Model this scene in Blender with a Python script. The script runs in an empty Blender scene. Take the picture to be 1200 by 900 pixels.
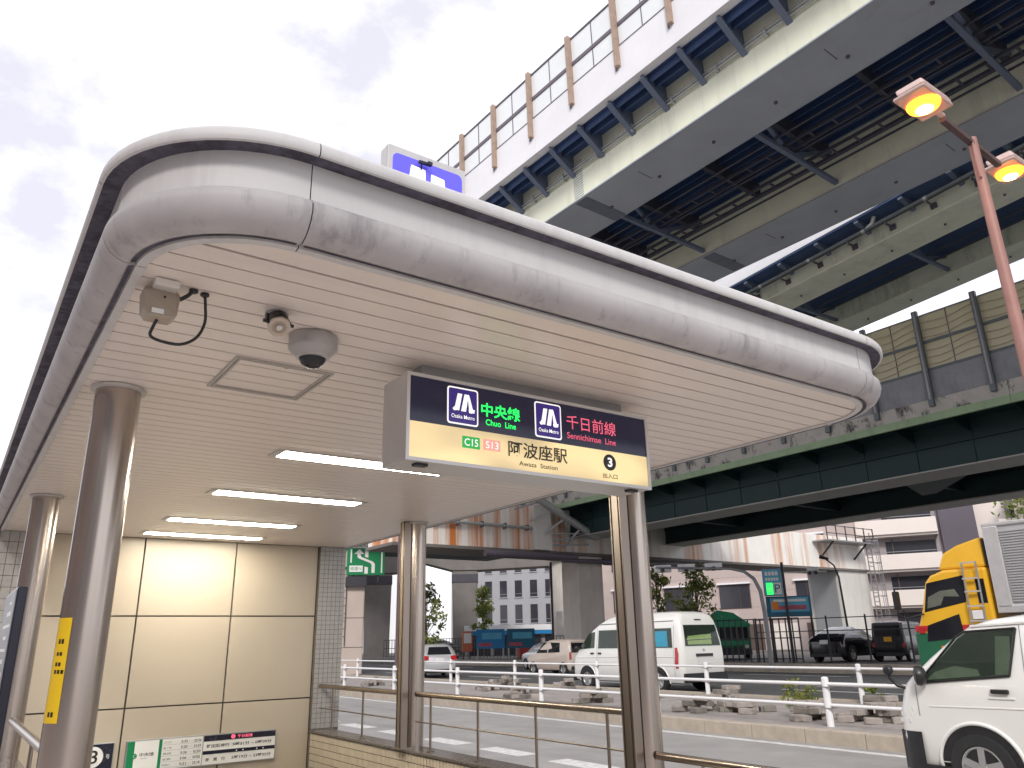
import bpy, bmesh, math, random
from mathutils import Vector, Matrix
R = math.radians
rnd = random.Random(7)
sc = bpy.context.scene
col = sc.collection
EYE = 1.55            # camera height above the road, metres
K = 1.05              # canopy module (soffit height above the camera), metres

# ------------------------------------------------------------------ camera
cam_d = bpy.data.cameras.new('camera')
cam_d.sensor_width = 36.0
cam_d.lens = 27.20
cam_d.clip_end = 3000
cam_d.clip_start = 0.05
cam = bpy.data.objects.new('camera', cam_d)
col.objects.link(cam)
right = Vector((0.81844, -0.57424, -0.02032))
down = Vector((0.16565, 0.26966, -0.9486))
fwd = Vector((0.5502, 0.77301, 0.31582))
rm = Matrix((right, -down, -fwd)).transposed()
cam.matrix_world = Matrix.Translation((0, 0, EYE)) @ rm.to_4x4()
sc.camera = cam

# ------------------------------------------------------------------ sky, sun, exposure
CLOUD_OFFSET = (6.37, 0.6, 2.1)
SUN_EL, SUN_AZ = 38, 222     # degrees; azimuth clockwise from +Y
world = bpy.data.worlds.new('World')
sc.world = world
world.use_nodes = True
wn, wl = world.node_tree.nodes, world.node_tree.links
wn.clear()
w_out = wn.new('ShaderNodeOutputWorld')
w_bg = wn.new('ShaderNodeBackground')
w_sky = wn.new('ShaderNodeTexSky')
w_sky.sky_type = 'NISHITA'
w_sky.sun_disc = False
w_sky.sun_elevation = R(SUN_EL)
w_sky.sun_rotation = R(SUN_AZ)
w_tc = wn.new('ShaderNodeTexCoord')
w_map = wn.new('ShaderNodeMapping')
w_map.inputs['Scale'].default_value = (1.0, 1.0, 1.5)
w_map.inputs['Location'].default_value = CLOUD_OFFSET
w_n = wn.new('ShaderNodeTexNoise')
w_n.inputs['Scale'].default_value = 5.0
w_n.inputs['Detail'].default_value = 7
w_n.inputs['Roughness'].default_value = 0.55
w_r = wn.new('ShaderNodeValToRGB')
w_r.color_ramp.elements[0].position = 0.37
w_r.color_ramp.elements[0].color = (4.35, 4.28, 4.75, 1)
w_r.color_ramp.elements[1].position = 0.64
w_r.color_ramp.elements[1].color = (8.4, 8.3, 8.65, 1)
w_mix = wn.new('ShaderNodeMixRGB')
w_mix.inputs[0].default_value = 0.9
wl.new(w_tc.outputs['Generated'], w_map.inputs[0])
wl.new(w_map.outputs[0], w_n.inputs['Vector'])
wl.new(w_n.outputs['Fac'], w_r.inputs[0])
wl.new(w_sky.outputs[0], w_mix.inputs[1])
wl.new(w_r.outputs[0], w_mix.inputs[2])
wl.new(w_mix.outputs[0], w_bg.inputs[0])
w_bg.inputs[1].default_value = 0.09
wl.new(w_bg.outputs[0], w_out.inputs[0])

sun_d = bpy.data.lights.new('sun', 'SUN')
sun_d.energy = 1.0
sun_d.angle = R(14)
sun_d.color = (1.0, 0.96, 0.90)
sun = bpy.data.objects.new('sun', sun_d)
col.objects.link(sun)
_sd = Vector((math.sin(R(SUN_AZ)) * math.cos(R(SUN_EL)), math.cos(R(SUN_AZ)) * math.cos(R(SUN_EL)), math.sin(R(SUN_EL))))
sun.rotation_euler = (-_sd).to_track_quat('-Z', 'Y').to_euler()

sc.view_settings.view_transform = 'Standard'
sc.view_settings.look = 'None'
sc.view_settings.exposure = 1.25
sc.view_settings.gamma = 1.0
sc.view_settings.use_curve_mapping = False
sc.cycles.max_bounces = 10
sc.cycles.diffuse_bounces = 5
sc.cycles.glossy_bounces = 4
sc.cycles.transparent_max_bounces = 8
sc.cycles.sample_clamp_indirect = 6

# ------------------------------------------------------------------ materials
MATS = {}


def mat(name, rgb, rough=0.6, metal=0.0, var=0.12, scale=3.0, bump=0.0, bscale=40.0, emit=None, estr=0.0,
        streak=None, sscale=(6, 6, 0.35), samount=0.5, coat=0.0, spec=0.5, stretch=None, rvar=0.1, slo=0.5, shi=0.72):
    """Principled material: noise mottling, optional vertical streaks of dirt or rust, optional relief."""
    m = bpy.data.materials.new(name)
    m.use_nodes = True
    n, l = m.node_tree.nodes, m.node_tree.links
    b = n['Principled BSDF']
    b.inputs['Roughness'].default_value = rough
    b.inputs['Metallic'].default_value = metal
    b.inputs['Coat Weight'].default_value = coat
    b.inputs['Specular IOR Level'].default_value = spec
    tc = n.new('ShaderNodeTexCoord')
    out = None
    if var > 0:
        nz = n.new('ShaderNodeTexNoise')
        nz.inputs['Scale'].default_value = scale
        nz.inputs['Detail'].default_value = 6
        nz.inputs['Roughness'].default_value = 0.62
        if stretch:
            mp = n.new('ShaderNodeMapping')
            mp.inputs['Scale'].default_value = stretch
            l.new(tc.outputs['Object'], mp.inputs[0])
            l.new(mp.outputs[0], nz.inputs['Vector'])
        else:
            l.new(tc.outputs['Object'], nz.inputs['Vector'])
        rp = n.new('ShaderNodeValToRGB')
        rp.color_ramp.elements[0].position = 0.3
        rp.color_ramp.elements[1].position = 0.7
        rp.color_ramp.elements[0].color = [c * (1 - var) for c in rgb] + [1]
        rp.color_ramp.elements[1].color = [min(1, c * (1 + var)) for c in rgb] + [1]
        l.new(nz.outputs['Fac'], rp.inputs[0])
        out = rp.outputs[0]
        if rvar > 0:
            ma = n.new('ShaderNodeMath')
            ma.operation = 'MULTIPLY_ADD'
            ma.inputs[1].default_value = rvar * 2
            ma.inputs[2].default_value = max(0.02, rough - rvar)
            l.new(nz.outputs['Fac'], ma.inputs[0])
            l.new(ma.outputs[0], b.inputs['Roughness'])
    if streak:
        mp2 = n.new('ShaderNodeMapping')
        mp2.inputs['Scale'].default_value = sscale
        l.new(tc.outputs['Object'], mp2.inputs[0])
        n2 = n.new('ShaderNodeTexNoise')
        n2.inputs['Scale'].default_value = 1.0
        n2.inputs['Detail'].default_value = 8
        n2.inputs['Roughness'].default_value = 0.7
        l.new(mp2.outputs[0], n2.inputs['Vector'])
        r2 = n.new('ShaderNodeValToRGB')
        r2.color_ramp.elements[0].position = slo
        r2.color_ramp.elements[0].color = (0, 0, 0, 1)
        r2.color_ramp.elements[1].position = shi
        r2.color_ramp.elements[1].color = (samount, samount, samount, 1)
        l.new(n2.outputs['Fac'], r2.inputs[0])
        mx = n.new('ShaderNodeMixRGB')
        l.new(r2.outputs[0], mx.inputs[0])
        if out:
            l.new(out, mx.inputs[1])
        else:
            mx.inputs[1].default_value = list(rgb) + [1]
        mx.inputs[2].default_value = list(streak) + [1]
        out = mx.outputs[0]
    if out:
        l.new(out, b.inputs['Base Color'])
    else:
        b.inputs['Base Color'].default_value = list(rgb) + [1]
    if bump > 0:
        n3 = n.new('ShaderNodeTexNoise')
        n3.inputs['Scale'].default_value = bscale
        n3.inputs['Detail'].default_value = 4
        l.new(tc.outputs['Object'], n3.inputs['Vector'])
        bp = n.new('ShaderNodeBump')
        bp.inputs['Strength'].default_value = bump
        bp.inputs['Distance'].default_value = 0.02
        l.new(n3.outputs['Fac'], bp.inputs['Height'])
        l.new(bp.outputs[0], b.inputs['Normal'])
    if emit:
        b.inputs['Emission Color'].default_value = list(emit) + [1]
        b.inputs['Emission Strength'].default_value = estr
    MATS[name] = m
    return m


def glow_variation(name, lo, hi, scale):
    """uneven light of the tubes behind a lit sign face"""
    m = MATS[name]
    n, l = m.node_tree.nodes, m.node_tree.links
    tc = n.new('ShaderNodeTexCoord')
    mp = n.new('ShaderNodeMapping')
    mp.inputs['Scale'].default_value = scale
    nz = n.new('ShaderNodeTexNoise')
    nz.inputs['Scale'].default_value = 1.0
    nz.inputs['Detail'].default_value = 1.0
    mr = n.new('ShaderNodeMapRange')
    mr.inputs['From Min'].default_value = .35
    mr.inputs['From Max'].default_value = .65
    mr.inputs['To Min'].default_value = lo
    mr.inputs['To Max'].default_value = hi
    l.new(tc.outputs['Object'], mp.inputs[0])
    l.new(mp.outputs[0], nz.inputs['Vector'])
    l.new(nz.outputs['Fac'], mr.inputs['Value'])
    l.new(mr.outputs[0], n['Principled BSDF'].inputs['Emission Strength'])




def leaf_light(name):
    """leaves let part of the light through"""
    m = MATS[name]
    n, l = m.node_tree.nodes, m.node_tree.links
    b, o = n['Principled BSDF'], n['Material Output']
    tr = n.new('ShaderNodeBsdfTranslucent')
    src = b.inputs['Base Color'].links[0].from_socket
    l.new(src, tr.inputs[0])
    mx = n.new('ShaderNodeMixShader')
    mx.inputs[0].default_value = .45
    l.new(b.outputs[0], mx.inputs[1])
    l.new(tr.outputs[0], mx.inputs[2])
    l.new(mx.outputs[0], o.inputs[0])




def M(name):
    return MATS[name]


# canopy and entrance
mat('soffit_paint', (0.82, 0.735, 0.675), 0.33, var=0.035, scale=2.0, stretch=(0.6, 6, 1), rvar=0.04)
mat('soffit_dark', (0.06, 0.05, 0.05), 0.9, var=0)
mat('canopy_paint', (0.61, 0.60, 0.60), 0.55, spec=0.3, var=0.04, scale=2.0, streak=(0.42, 0.39, 0.40), sscale=(9, 9, 0.6), samount=0.5, slo=0.5, shi=0.75)
mat('gutter_paint', (0.46, 0.44, 0.445), 0.62, metal=0.0, spec=0.25, var=0.13, scale=3.5, streak=(0.22, 0.20, 0.21), sscale=(13, 13, 0.6), samount=0.7, slo=0.53, shi=0.72)
mat('mould', (0.10, 0.09, 0.125), 0.9, var=0.25, scale=25, streak=(0.02, 0.017, 0.022), sscale=(14, 14, 14), samount=0.6, slo=0.45, shi=0.6)
mat('steel', (0.49, 0.43, 0.38), 0.25, metal=1.0, var=0.03, scale=2, stretch=(10, 10, 0.25), rvar=0.02)
mat('steel_rail', (0.38, 0.32, 0.265), 0.25, metal=1.0, var=0)
mat('steel_dull', (0.36, 0.305, 0.26), 0.33, metal=1.0, var=0.03, scale=2, stretch=(10, 10, 0.3), rvar=0.03)
mat('seam', (0.03, 0.025, 0.025), 0.9, var=0)
mat('alu', (0.62, 0.61, 0.60), 0.4, metal=0.5, var=0.05, scale=6)
mat('alu_grey', (0.36, 0.37, 0.38), 0.42, metal=0.5, var=0.06, scale=6)
mat('hatch_alu', (0.50, 0.47, 0.44), 0.45, metal=0.2, var=0.05, scale=6)
mat('stair_stone', (0.62, 0.57, 0.51), 0.7, var=0.08, scale=5)
mat('wall_panel', (0.50, 0.435, 0.345), 0.30, var=0.025, scale=1.4, rvar=0.04)
mat('wall_joint', (0.06, 0.05, 0.05), 0.8, var=0)
mat('tile_cream', (0.60, 0.53, 0.42), 0.22, var=0.10, scale=14)
mat('tile_grey', (0.40, 0.39, 0.375), 0.22, var=0.08, scale=14)
mat('grout', (0.17, 0.15, 0.13), 0.9, var=0.2, scale=20)
mat('cap_stone', (0.12, 0.105, 0.095), 0.25, var=0.35, scale=60, rvar=0.1)
mat('lamp_tube', (1, 1, 1), 0.5, var=0, emit=(1.0, 0.93, 0.78), estr=20.0)
mat('white_plastic', (0.72, 0.70, 0.66), 0.45, var=0.04, scale=8)
mat('beige_plastic', (0.40, 0.34, 0.27), 0.5, var=0.08, scale=10)
mat('camera_shell', (0.42, 0.40, 0.40), 0.35, metal=0.3, var=0.04, scale=8)
mat('black_plastic', (0.018, 0.018, 0.02), 0.38, var=0.15, scale=12)
mat('dark_glass', (0.015, 0.016, 0.02), 0.06, var=0)
mat('sticker_yellow', (0.80, 0.52, 0.012), 0.4, var=0.03, scale=6)
mat('navy', (0.010, 0.011, 0.026), 0.25, var=0.1, scale=4)
# sign faces (lit from inside)
mat('sign_navy', (0.010, 0.010, 0.028), 0.14, var=0, emit=(0.02, 0.02, 0.07), estr=0.1)
mat('sign_cream', (0.74, 0.62, 0.38), 0.2, var=0.03, scale=2, emit=(1.0, 0.74, 0.33), estr=0.24)
mat('logo_purple', (0.03, 0.015, 0.15), 0.25, var=0, emit=(0.06, 0.03, 0.3), estr=0.15)
mat('badge_green', (0.01, 0.30, 0.06), 0.3, var=0, emit=(0.02, 0.6, 0.08), estr=0.2)
mat('logo_white', (0.8, 0.8, 0.8), 0.3, var=0, emit=(1, 0.97, 0.95), estr=0.30)
mat('ink_green', (0.01, 0.75, 0.10), 0.3, var=0, emit=(0.02, 1.0, 0.14), estr=0.48)
mat('ink_pink', (0.70, 0.10, 0.18), 0.3, var=0, emit=(0.95, 0.14, 0.22), estr=0.28)
mat('ink_palepink', (0.72, 0.36, 0.30), 0.3, var=0, emit=(1.0, 0.42, 0.32), estr=0.22)
mat('ink_black', (0.012, 0.01, 0.01), 0.4, var=0)
mat('ink_white', (0.82, 0.82, 0.80), 0.4, var=0)
mat('roof_logo_blue', (0.10, 0.09, 0.62), 0.25, var=0.05, scale=3, emit=(0.12, 0.09, 0.85), estr=0.2)
mat('roof_logo_white', (0.85, 0.85, 0.88), 0.25, var=0, emit=(0.95, 0.95, 1.0), estr=0.45)
# expressways
mat('girder_cream', (0.80, 0.82, 0.66), 0.5, var=0.06, scale=0.8, streak=(0.33, 0.35, 0.28), sscale=(1.5, 1.5, 0.15), samount=0.35)
mat('flange_grey', (0.37, 0.41, 0.465), 0.6, var=0.10, scale=0.5, streak=(0.20, 0.21, 0.20), sscale=(0.8, 0.25, 0.8), samount=0.5, slo=0.55, shi=0.75)
mat('deck_navy', (0.045, 0.085, 0.20), 0.6, var=0.15, scale=0.6)
mat('tray_dark', (0.055, 0.06, 0.085), 0.6, var=0.1, scale=2)
mat('bracket_blue', (0.13, 0.165, 0.24), 0.55, var=0.08, scale=1)
mat('barrier_white', (0.76, 0.76, 0.79), 0.6, var=0.05, scale=0.6, streak=(0.45, 0.43, 0.42), sscale=(2, 2, 0.25), samount=0.25, slo=0.56, shi=0.8)
mat('noise_panel', (0.74, 0.77, 0.78), 0.25, var=0.03, scale=1.0)
mat('post_tan', (0.36, 0.26, 0.20), 0.6, var=0.18, scale=5)
mat('rail_dark', (0.12, 0.10, 0.13), 0.5, var=0.2, scale=5)
mat('pipe_dark', (0.10, 0.11, 0.12), 0.35, metal=0.3, var=0.15, scale=5)
mat('pipe_grey', (0.42, 0.44, 0.43), 0.4, metal=0.4, var=0.1, scale=5)
mat('splice_blue', (0.15, 0.17, 0.22), 0.6, var=0.1, scale=4)
mat('ramp_cream', (0.70, 0.74, 0.62), 0.5, var=0.08, scale=0.8, streak=(0.16, 0.18, 0.15), sscale=(1.2, 1.2, 0.35), samount=0.6)
mat('noise_yellow', (0.52, 0.49, 0.33), 0.3, var=0.06, scale=1.2)
mat('post_steel', (0.13, 0.15, 0.16), 0.5, metal=0.3, var=0.15, scale=5)
mat('panel_grey', (0.25, 0.26, 0.28), 0.6, var=0.18, scale=1.6, streak=(0.10, 0.10, 0.11), sscale=(3, 3, 0.4), samount=0.5)
mat('kerb_concrete', (0.46, 0.44, 0.40), 0.8, var=0.12, scale=2, streak=(0.05, 0.05, 0.05), sscale=(1.8, 1.8, 1.2), samount=0.9, slo=0.52, shi=0.62)
mat('edge_green', (0.27, 0.38, 0.22), 0.5, var=0.10, scale=1.5, streak=(0.12, 0.16, 0.10), sscale=(2, 2, 0.6), samount=0.4)
mat('deck_green', (0.006, 0.030, 0.032), 0.6, var=0.2, scale=0.8)
mat('flange_concrete', (0.40, 0.40, 0.37), 0.6, var=0.10, scale=1.2)
mat('rusty_white', (0.86, 0.82, 0.76), 0.55, var=0.05, scale=0.7, streak=(0.60, 0.20, 0.045), sscale=(1.5, 1.5, 0.04), samount=1.0, slo=0.45, shi=0.60)
mat('rust_light', (0.84, 0.81, 0.76), 0.55, var=0.06, scale=0.7, streak=(0.56, 0.22, 0.06), sscale=(1.1, 1.1, 0.035), samount=0.95, slo=0.50, shi=0.67)
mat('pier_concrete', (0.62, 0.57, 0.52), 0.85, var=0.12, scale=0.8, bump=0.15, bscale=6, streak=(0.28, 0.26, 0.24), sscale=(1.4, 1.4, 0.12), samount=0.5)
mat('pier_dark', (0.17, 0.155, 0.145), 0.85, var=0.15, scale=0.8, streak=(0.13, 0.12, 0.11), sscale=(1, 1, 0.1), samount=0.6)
mat('pier_pink', (0.55, 0.46, 0.41), 0.85, var=0.08, scale=0.7)
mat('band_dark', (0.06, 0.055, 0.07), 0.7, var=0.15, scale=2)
mat('pale_steel', (0.66, 0.64, 0.60), 0.55, var=0.05, scale=0.9, streak=(0.42, 0.30, 0.2), sscale=(0.9, 0.9, 0.08), samount=0.3)
# ground
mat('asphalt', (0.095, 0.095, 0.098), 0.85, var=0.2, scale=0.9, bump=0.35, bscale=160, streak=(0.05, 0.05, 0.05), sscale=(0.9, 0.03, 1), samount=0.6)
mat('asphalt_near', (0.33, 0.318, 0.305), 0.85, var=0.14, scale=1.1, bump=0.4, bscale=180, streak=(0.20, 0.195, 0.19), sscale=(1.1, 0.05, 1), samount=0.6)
mat('road_paint', (0.62, 0.62, 0.60), 0.7, var=0.28, scale=9)
mat('paving', (0.56, 0.51, 0.47), 0.8, var=0.10, scale=5, bump=0.2, bscale=60)
mat('median_soil', (0.34, 0.31, 0.29), 0.9, var=0.2, scale=3, bump=0.5, bscale=40)
mat('kerb_stone', (0.44, 0.38, 0.31), 0.85, var=0.15, scale=4, bump=0.3, bscale=50)
mat('lot_ground', (0.15, 0.14, 0.13), 0.9, var=0.2, scale=1.0)
mat('rubble', (0.36, 0.32, 0.29), 0.9, var=0.25, scale=6, bump=0.5, bscale=40)
mat('rubble_dark', (0.22, 0.20, 0.175), 0.9, var=0.25, scale=6, bump=0.5, bscale=40)
# street things
mat('white_paint', (0.80, 0.80, 0.80), 0.35, var=0.03, scale=5)
mat('brown_pole', (0.115, 0.075, 0.075), 0.5, var=0.12, scale=6)
mat('lamp_pink', (0.36, 0.19, 0.165), 0.5, var=0.08, scale=3)
mat('lamp_housing', (0.62, 0.46, 0.42), 0.4, var=0.05, scale=6)
mat('sodium', (1, 0.4, 0.05), 0.3, var=0, emit=(1.0, 0.20, 0.012), estr=3.2)
mat('sodium_core', (1, 0.8, 0.4), 0.3, var=0, emit=(1.0, 0.62, 0.16), estr=30.0)
mat('dark_metal', (0.035, 0.035, 0.045), 0.5, var=0.15, scale=5)
mat('grey_metal', (0.30, 0.30, 0.31), 0.45, metal=0.4, var=0.08, scale=5)
mat('sign_green', (0.0, 0.22, 0.075), 0.4, var=0.03, scale=3)
mat('sign_blue', (0.02, 0.22, 0.50), 0.4, var=0.05, scale=3)
mat('sign_teal', (0.015, 0.13, 0.22), 0.4, var=0.1, scale=2)
mat('sign_sky', (0.10, 0.42, 0.62), 0.4, var=0.1, scale=2)
mat('lit_green', (0.02, 0.6, 0.1), 0.4, var=0, emit=(0.03, 0.9, 0.12), estr=0.7)
mat('red_paint', (0.50, 0.03, 0.025), 0.4, var=0.08, scale=4)
mat('orange_paint', (0.55, 0.14, 0.05), 0.5, var=0.15, scale=4)
mat('billboard_ink', (0.45, 0.10, 0.14), 0.5, var=0.3, scale=6)
mat('leaf_a', (0.15, 0.20, 0.045), 0.6, var=0.35, scale=3)
mat('leaf_b', (0.28, 0.31, 0.085), 0.6, var=0.35, scale=3)
mat('leaf_c', (0.09, 0.12, 0.035), 0.6, var=0.35, scale=3)
mat('bark', (0.10, 0.075, 0.055), 0.9, var=0.25, scale=8)
# vehicles
mat('car_white', (0.78, 0.77, 0.74), 0.28, var=0, scale=2, coat=0.5, rvar=0.03)
mat('car_cream', (0.60, 0.51, 0.44), 0.28, var=0, scale=2, coat=0.5, rvar=0.03)
mat('car_silver', (0.62, 0.62, 0.63), 0.28, metal=0.45, var=0, scale=2, coat=0.5, rvar=0.03)
mat('car_black', (0.012, 0.012, 0.016), 0.18, var=0.1, scale=2, coat=0.6, rvar=0.02)
mat('car_grey', (0.13, 0.14, 0.14), 0.25, metal=0.4, var=0.05, scale=2, coat=0.5)
mat('truck_yellow', (0.83, 0.46, 0.025), 0.32, var=0.03, scale=2, coat=0.4)
mat('truck_green', (0.012, 0.12, 0.055), 0.4, var=0.06, scale=2, coat=0.3)
mat('tarp_green', (0.02, 0.30, 0.15), 0.5, var=0.12, scale=2)
mat('box_alu', (0.50, 0.50, 0.51), 0.4, metal=0.35, var=0.05, scale=3)
mat('tyre', (0.022, 0.022, 0.024), 0.85, var=0.15, scale=10)
mat('rim', (0.50, 0.50, 0.50), 0.35, metal=0.7, var=0.06, scale=8)
mat('tail_red', (0.45, 0.015, 0.02), 0.2, var=0.05, scale=8, coat=0.5)
mat('lens_clear', (0.75, 0.75, 0.74), 0.15, var=0.05, scale=8, coat=0.6)
mat('amber', (0.8, 0.25, 0.02), 0.25, var=0.05, scale=8)
mat('plate_white', (0.75, 0.75, 0.73), 0.5, var=0.03, scale=10)
mat('plate_yellow', (0.80, 0.42, 0.02), 0.5, var=0.03, scale=10)
mat('interior', (0.03, 0.035, 0.03), 0.8, var=0.3, scale=3)
mat('seat_grey', (0.13, 0.14, 0.11), 0.8, var=0.2, scale=4)
mat('curtain_blue', (0.01, 0.40, 0.75), 0.7, var=0.15, scale=5)
mat('cushion_lime', (0.50, 0.54, 0.24), 0.8, var=0.12, scale=5)
# buildings
mat('bldg_grey', (0.33, 0.33, 0.345), 0.7, var=0.05, scale=0.4)
mat('bldg_pink', (0.47, 0.385, 0.36), 0.7, var=0.05, scale=0.4)
mat('bldg_cream', (0.74, 0.67, 0.62), 0.7, var=0.04, scale=0.4)
mat('bldg_dark', (0.10, 0.085, 0.11), 0.6, var=0.08, scale=0.4)
mat('bldg_white', (0.80, 0.80, 0.82), 0.7, var=0.03, scale=0.4)
mat('bldg_taupe', (0.36, 0.32, 0.33), 0.7, var=0.05, scale=0.4)
mat('window_dark', (0.04, 0.04, 0.05), 0.1, var=0.2, scale=0.5)
mat('frame_brown', (0.10, 0.07, 0.06), 0.5, var=0.1, scale=3)

# tinted pane: mostly transparent with a mirror sheen
def pane_material():
    m = bpy.data.materials.new('car_pane')
    m.use_nodes = True
    n, l = m.node_tree.nodes, m.node_tree.links
    n.clear()
    o = n.new('ShaderNodeOutputMaterial')
    tr = n.new('ShaderNodeBsdfTransparent')
    tr.inputs[0].default_value = (0.86, 0.92, 0.88, 1)
    gl = n.new('ShaderNodeBsdfGlossy')
    gl.inputs['Roughness'].default_value = 0.03
    fr = n.new('ShaderNodeFresnel')
    fr.inputs[0].default_value = 1.5
    mx = n.new('ShaderNodeMixShader')
    ge = n.new('ShaderNodeNewGeometry')
    mu = n.new('ShaderNodeMath')
    mu.operation = 'SUBTRACT'
    mu.use_clamp = True
    l.new(fr.outputs[0], mu.inputs[0])
    l.new(ge.outputs['Backfacing'], mu.inputs[1])
    l.new(mu.outputs[0], mx.inputs[0])
    l.new(tr.outputs[0], mx.inputs[1])
    l.new(gl.outputs[0], mx.inputs[2])
    l.new(mx.outputs[0], o.inputs[0])
    MATS['car_pane'] = m


pane_material()
glow_variation('sign_cream', .06, .30, (2.2, 2.2, 5.0))
for _n in ('leaf_a', 'leaf_b', 'leaf_c'):
    leaf_light(_n)


# ------------------------------------------------------------------ mesh helpers
class MB:
    """collects geometry and links it as ONE mesh object"""

    def __init__(self, T=None):
        self.v, self.f, self.T = [], [], T

    def add(self, vs, fs):
        o = len(self.v)
        self.v += [Vector(p) for p in vs]
        self.f += [tuple(i + o for i in f) for f in fs]
        return self

    def box(self, x0, x1, y0, y1, z0, z1):
        vs = [(x, y, z) for z in (z0, z1) for y in (y0, y1) for x in (x0, x1)]
        return self.add(vs, [(0, 2, 3, 1), (4, 5, 7, 6), (0, 1, 5, 4), (1, 3, 7, 5), (3, 2, 6, 7), (2, 0, 4, 6)])

    def frame(self, o, ax, ay, az):
        """box from corner o with edge vectors ax, ay, az"""
        o, ax, ay, az = map(Vector, (o, ax, ay, az))
        vs = [o + ax * i + ay * j + az * k for k in (0, 1) for j in (0, 1) for i in (0, 1)]
        return self.add(vs, [(0, 2, 3, 1), (4, 5, 7, 6), (0, 1, 5, 4), (1, 3, 7, 5), (3, 2, 6, 7), (2, 0, 4, 6)])

    def bar(self, a, b, w, h, up=(0, 0, 1)):
        a, b, up = Vector(a), Vector(b), Vector(up)
        d = (b - a)
        s = d.cross(up)
        if s.length < 1e-6:
            s = d.cross(Vector((1, 0, 0)))
        s.normalize()
        u = s.cross(d).normalized()
        return self.frame(a - s * w / 2 - u * h / 2, d, s * w, u * h)

    def tube(self, pts, r, n=10, cap=True):
        pts = [Vector(p) for p in pts]
        rs = r if isinstance(r, (list, tuple)) else [r] * len(pts)
        vs, fs = [], []
        prev = None
        for i, p in enumerate(pts):
            d = (pts[min(i + 1, len(pts) - 1)] - pts[max(i - 1, 0)]).normalized()
            ref = prev if prev is not None else (Vector((0, 0, 1)) if abs(d.z) < 0.9 else Vector((1, 0, 0)))
            a = (ref - d * ref.dot(d)).normalized()
            prev = a
            b = d.cross(a)
            for k in range(n):
                t = 2 * math.pi * k / n
                vs.append(p + (a * math.cos(t) + b * math.sin(t)) * rs[i])
        for i in range(len(pts) - 1):
            for k in range(n):
                k2 = (k + 1) % n
                fs.append((i * n + k, i * n + k2, (i + 1) * n + k2, (i + 1) * n + k))
        if cap:
            fs.append(tuple(range(n - 1, -1, -1)))
            fs.append(tuple((len(pts) - 1) * n + k for k in range(n)))
        return self.add(vs, fs)

    def lathe(self, prof, c, axis=(0, 0, 1), n=20):
        """prof: (radius, distance along axis)"""
        ax = Vector(axis).normalized()
        a = ax.orthogonal().normalized()
        b = ax.cross(a)
        c = Vector(c)
        vs, fs = [], []
        for r, h in prof:
            for k in range(n):
                t = 2 * math.pi * k / n
                vs.append(c + ax * h + (a * math.cos(t) + b * math.sin(t)) * r)
        for i in range(len(prof) - 1):
            for k in range(n):
                k2 = (k + 1) % n
                fs.append((i * n + k, i * n + k2, (i + 1) * n + k2, (i + 1) * n + k))
        fs.append(tuple(range(n - 1, -1, -1)))
        fs.append(tuple((len(prof) - 1) * n + k for k in range(n)))
        return self.add(vs, fs)

    def prism(self, poly, thick):
        """poly: list of 3-D points, extruded by vector thick"""
        poly = [Vector(p) for p in poly]
        t = Vector(thick)
        n = len(poly)
        fs = [tuple(range(n - 1, -1, -1)), tuple(range(n, 2 * n))]
        fs += [(i, (i + 1) % n, n + (i + 1) % n, n + i) for i in range(n)]
        return self.add(poly + [p + t for p in poly], fs)

    def sweep(self, rows):
        """rows: list of equal-length lists of points; skin between them"""
        m = len(rows[0])
        vs = [p for r in rows for p in r]
        fs = [(i * m + j, i * m + j + 1, (i + 1) * m + j + 1, (i + 1) * m + j) for i in range(len(rows) - 1) for j in range(m - 1)]
        return self.add(vs, fs)

    def build(self, name, material, parent=None, smooth=None, bevel=0.0, local=False):
        me = bpy.data.meshes.new(name)
        vs = [self.T(p) for p in self.v] if self.T else self.v
        me.from_pydata([tuple(p) for p in vs], [], self.f)
        me.validate()
        bm = bmesh.new()
        bm.from_mesh(me)
        bmesh.ops.recalc_face_normals(bm, faces=bm.faces)
        bm.to_mesh(me)
        bm.free()
        me.materials.append(M(material) if isinstance(material, str) else material)
        if smooth:
            me.polygons.foreach_set('use_smooth', [True] * len(me.polygons))
            me.set_sharp_from_angle(angle=R(smooth))
        o = bpy.data.objects.new(name, me)
        col.objects.link(o)
        if parent is not None:
            o.parent = parent
            if not local:
                o.matrix_parent_inverse = q_world(parent).inverted()
        if bevel:
            b = o.modifiers.new('bevel', 'BEVEL')
            b.width = bevel
            b.segments = 2
            b.limit_method = 'ANGLE'
            b.angle_limit = R(40)
        return o


def q_world(o):
    m = Matrix.LocRotScale(o.location, o.rotation_euler, o.scale)
    if o.parent is not None:
        return q_world(o.parent) @ o.matrix_parent_inverse @ m
    return m


def tag(o, label=None, cat=None, group=None, kind=None):
    if label:
        o['label'] = label
    if cat:
        o['category'] = cat
    if group:
        o['group'] = group
    if kind:
        o['kind'] = kind
    return o


def thing(name, label, cat, loc=(0, 0, 0), rz=0.0, group=None):
    o = bpy.data.objects.new(name, None)
    o.empty_display_size = 0.2
    col.objects.link(o)
    o.location = loc
    o.rotation_euler = (0, 0, rz)
    return tag(o, label, cat, group)


def structure(name, mb, material, **kw):
    return tag(mb.build(name, material, **kw), kind='structure')


def dup(root, loc, rz=0.0, label=None):
    r = root.copy()
    col.objects.link(r)
    r.location = loc
    r.rotation_euler = (0, 0, rz)
    if label:
        r['label'] = label

    def rec(src, dst):
        for ch in list(src.children):
            c = ch.copy()
            col.objects.link(c)
            c.parent = dst
            c.matrix_parent_inverse = ch.matrix_parent_inverse
            rec(ch, c)
    rec(root, r)
    return r


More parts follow.
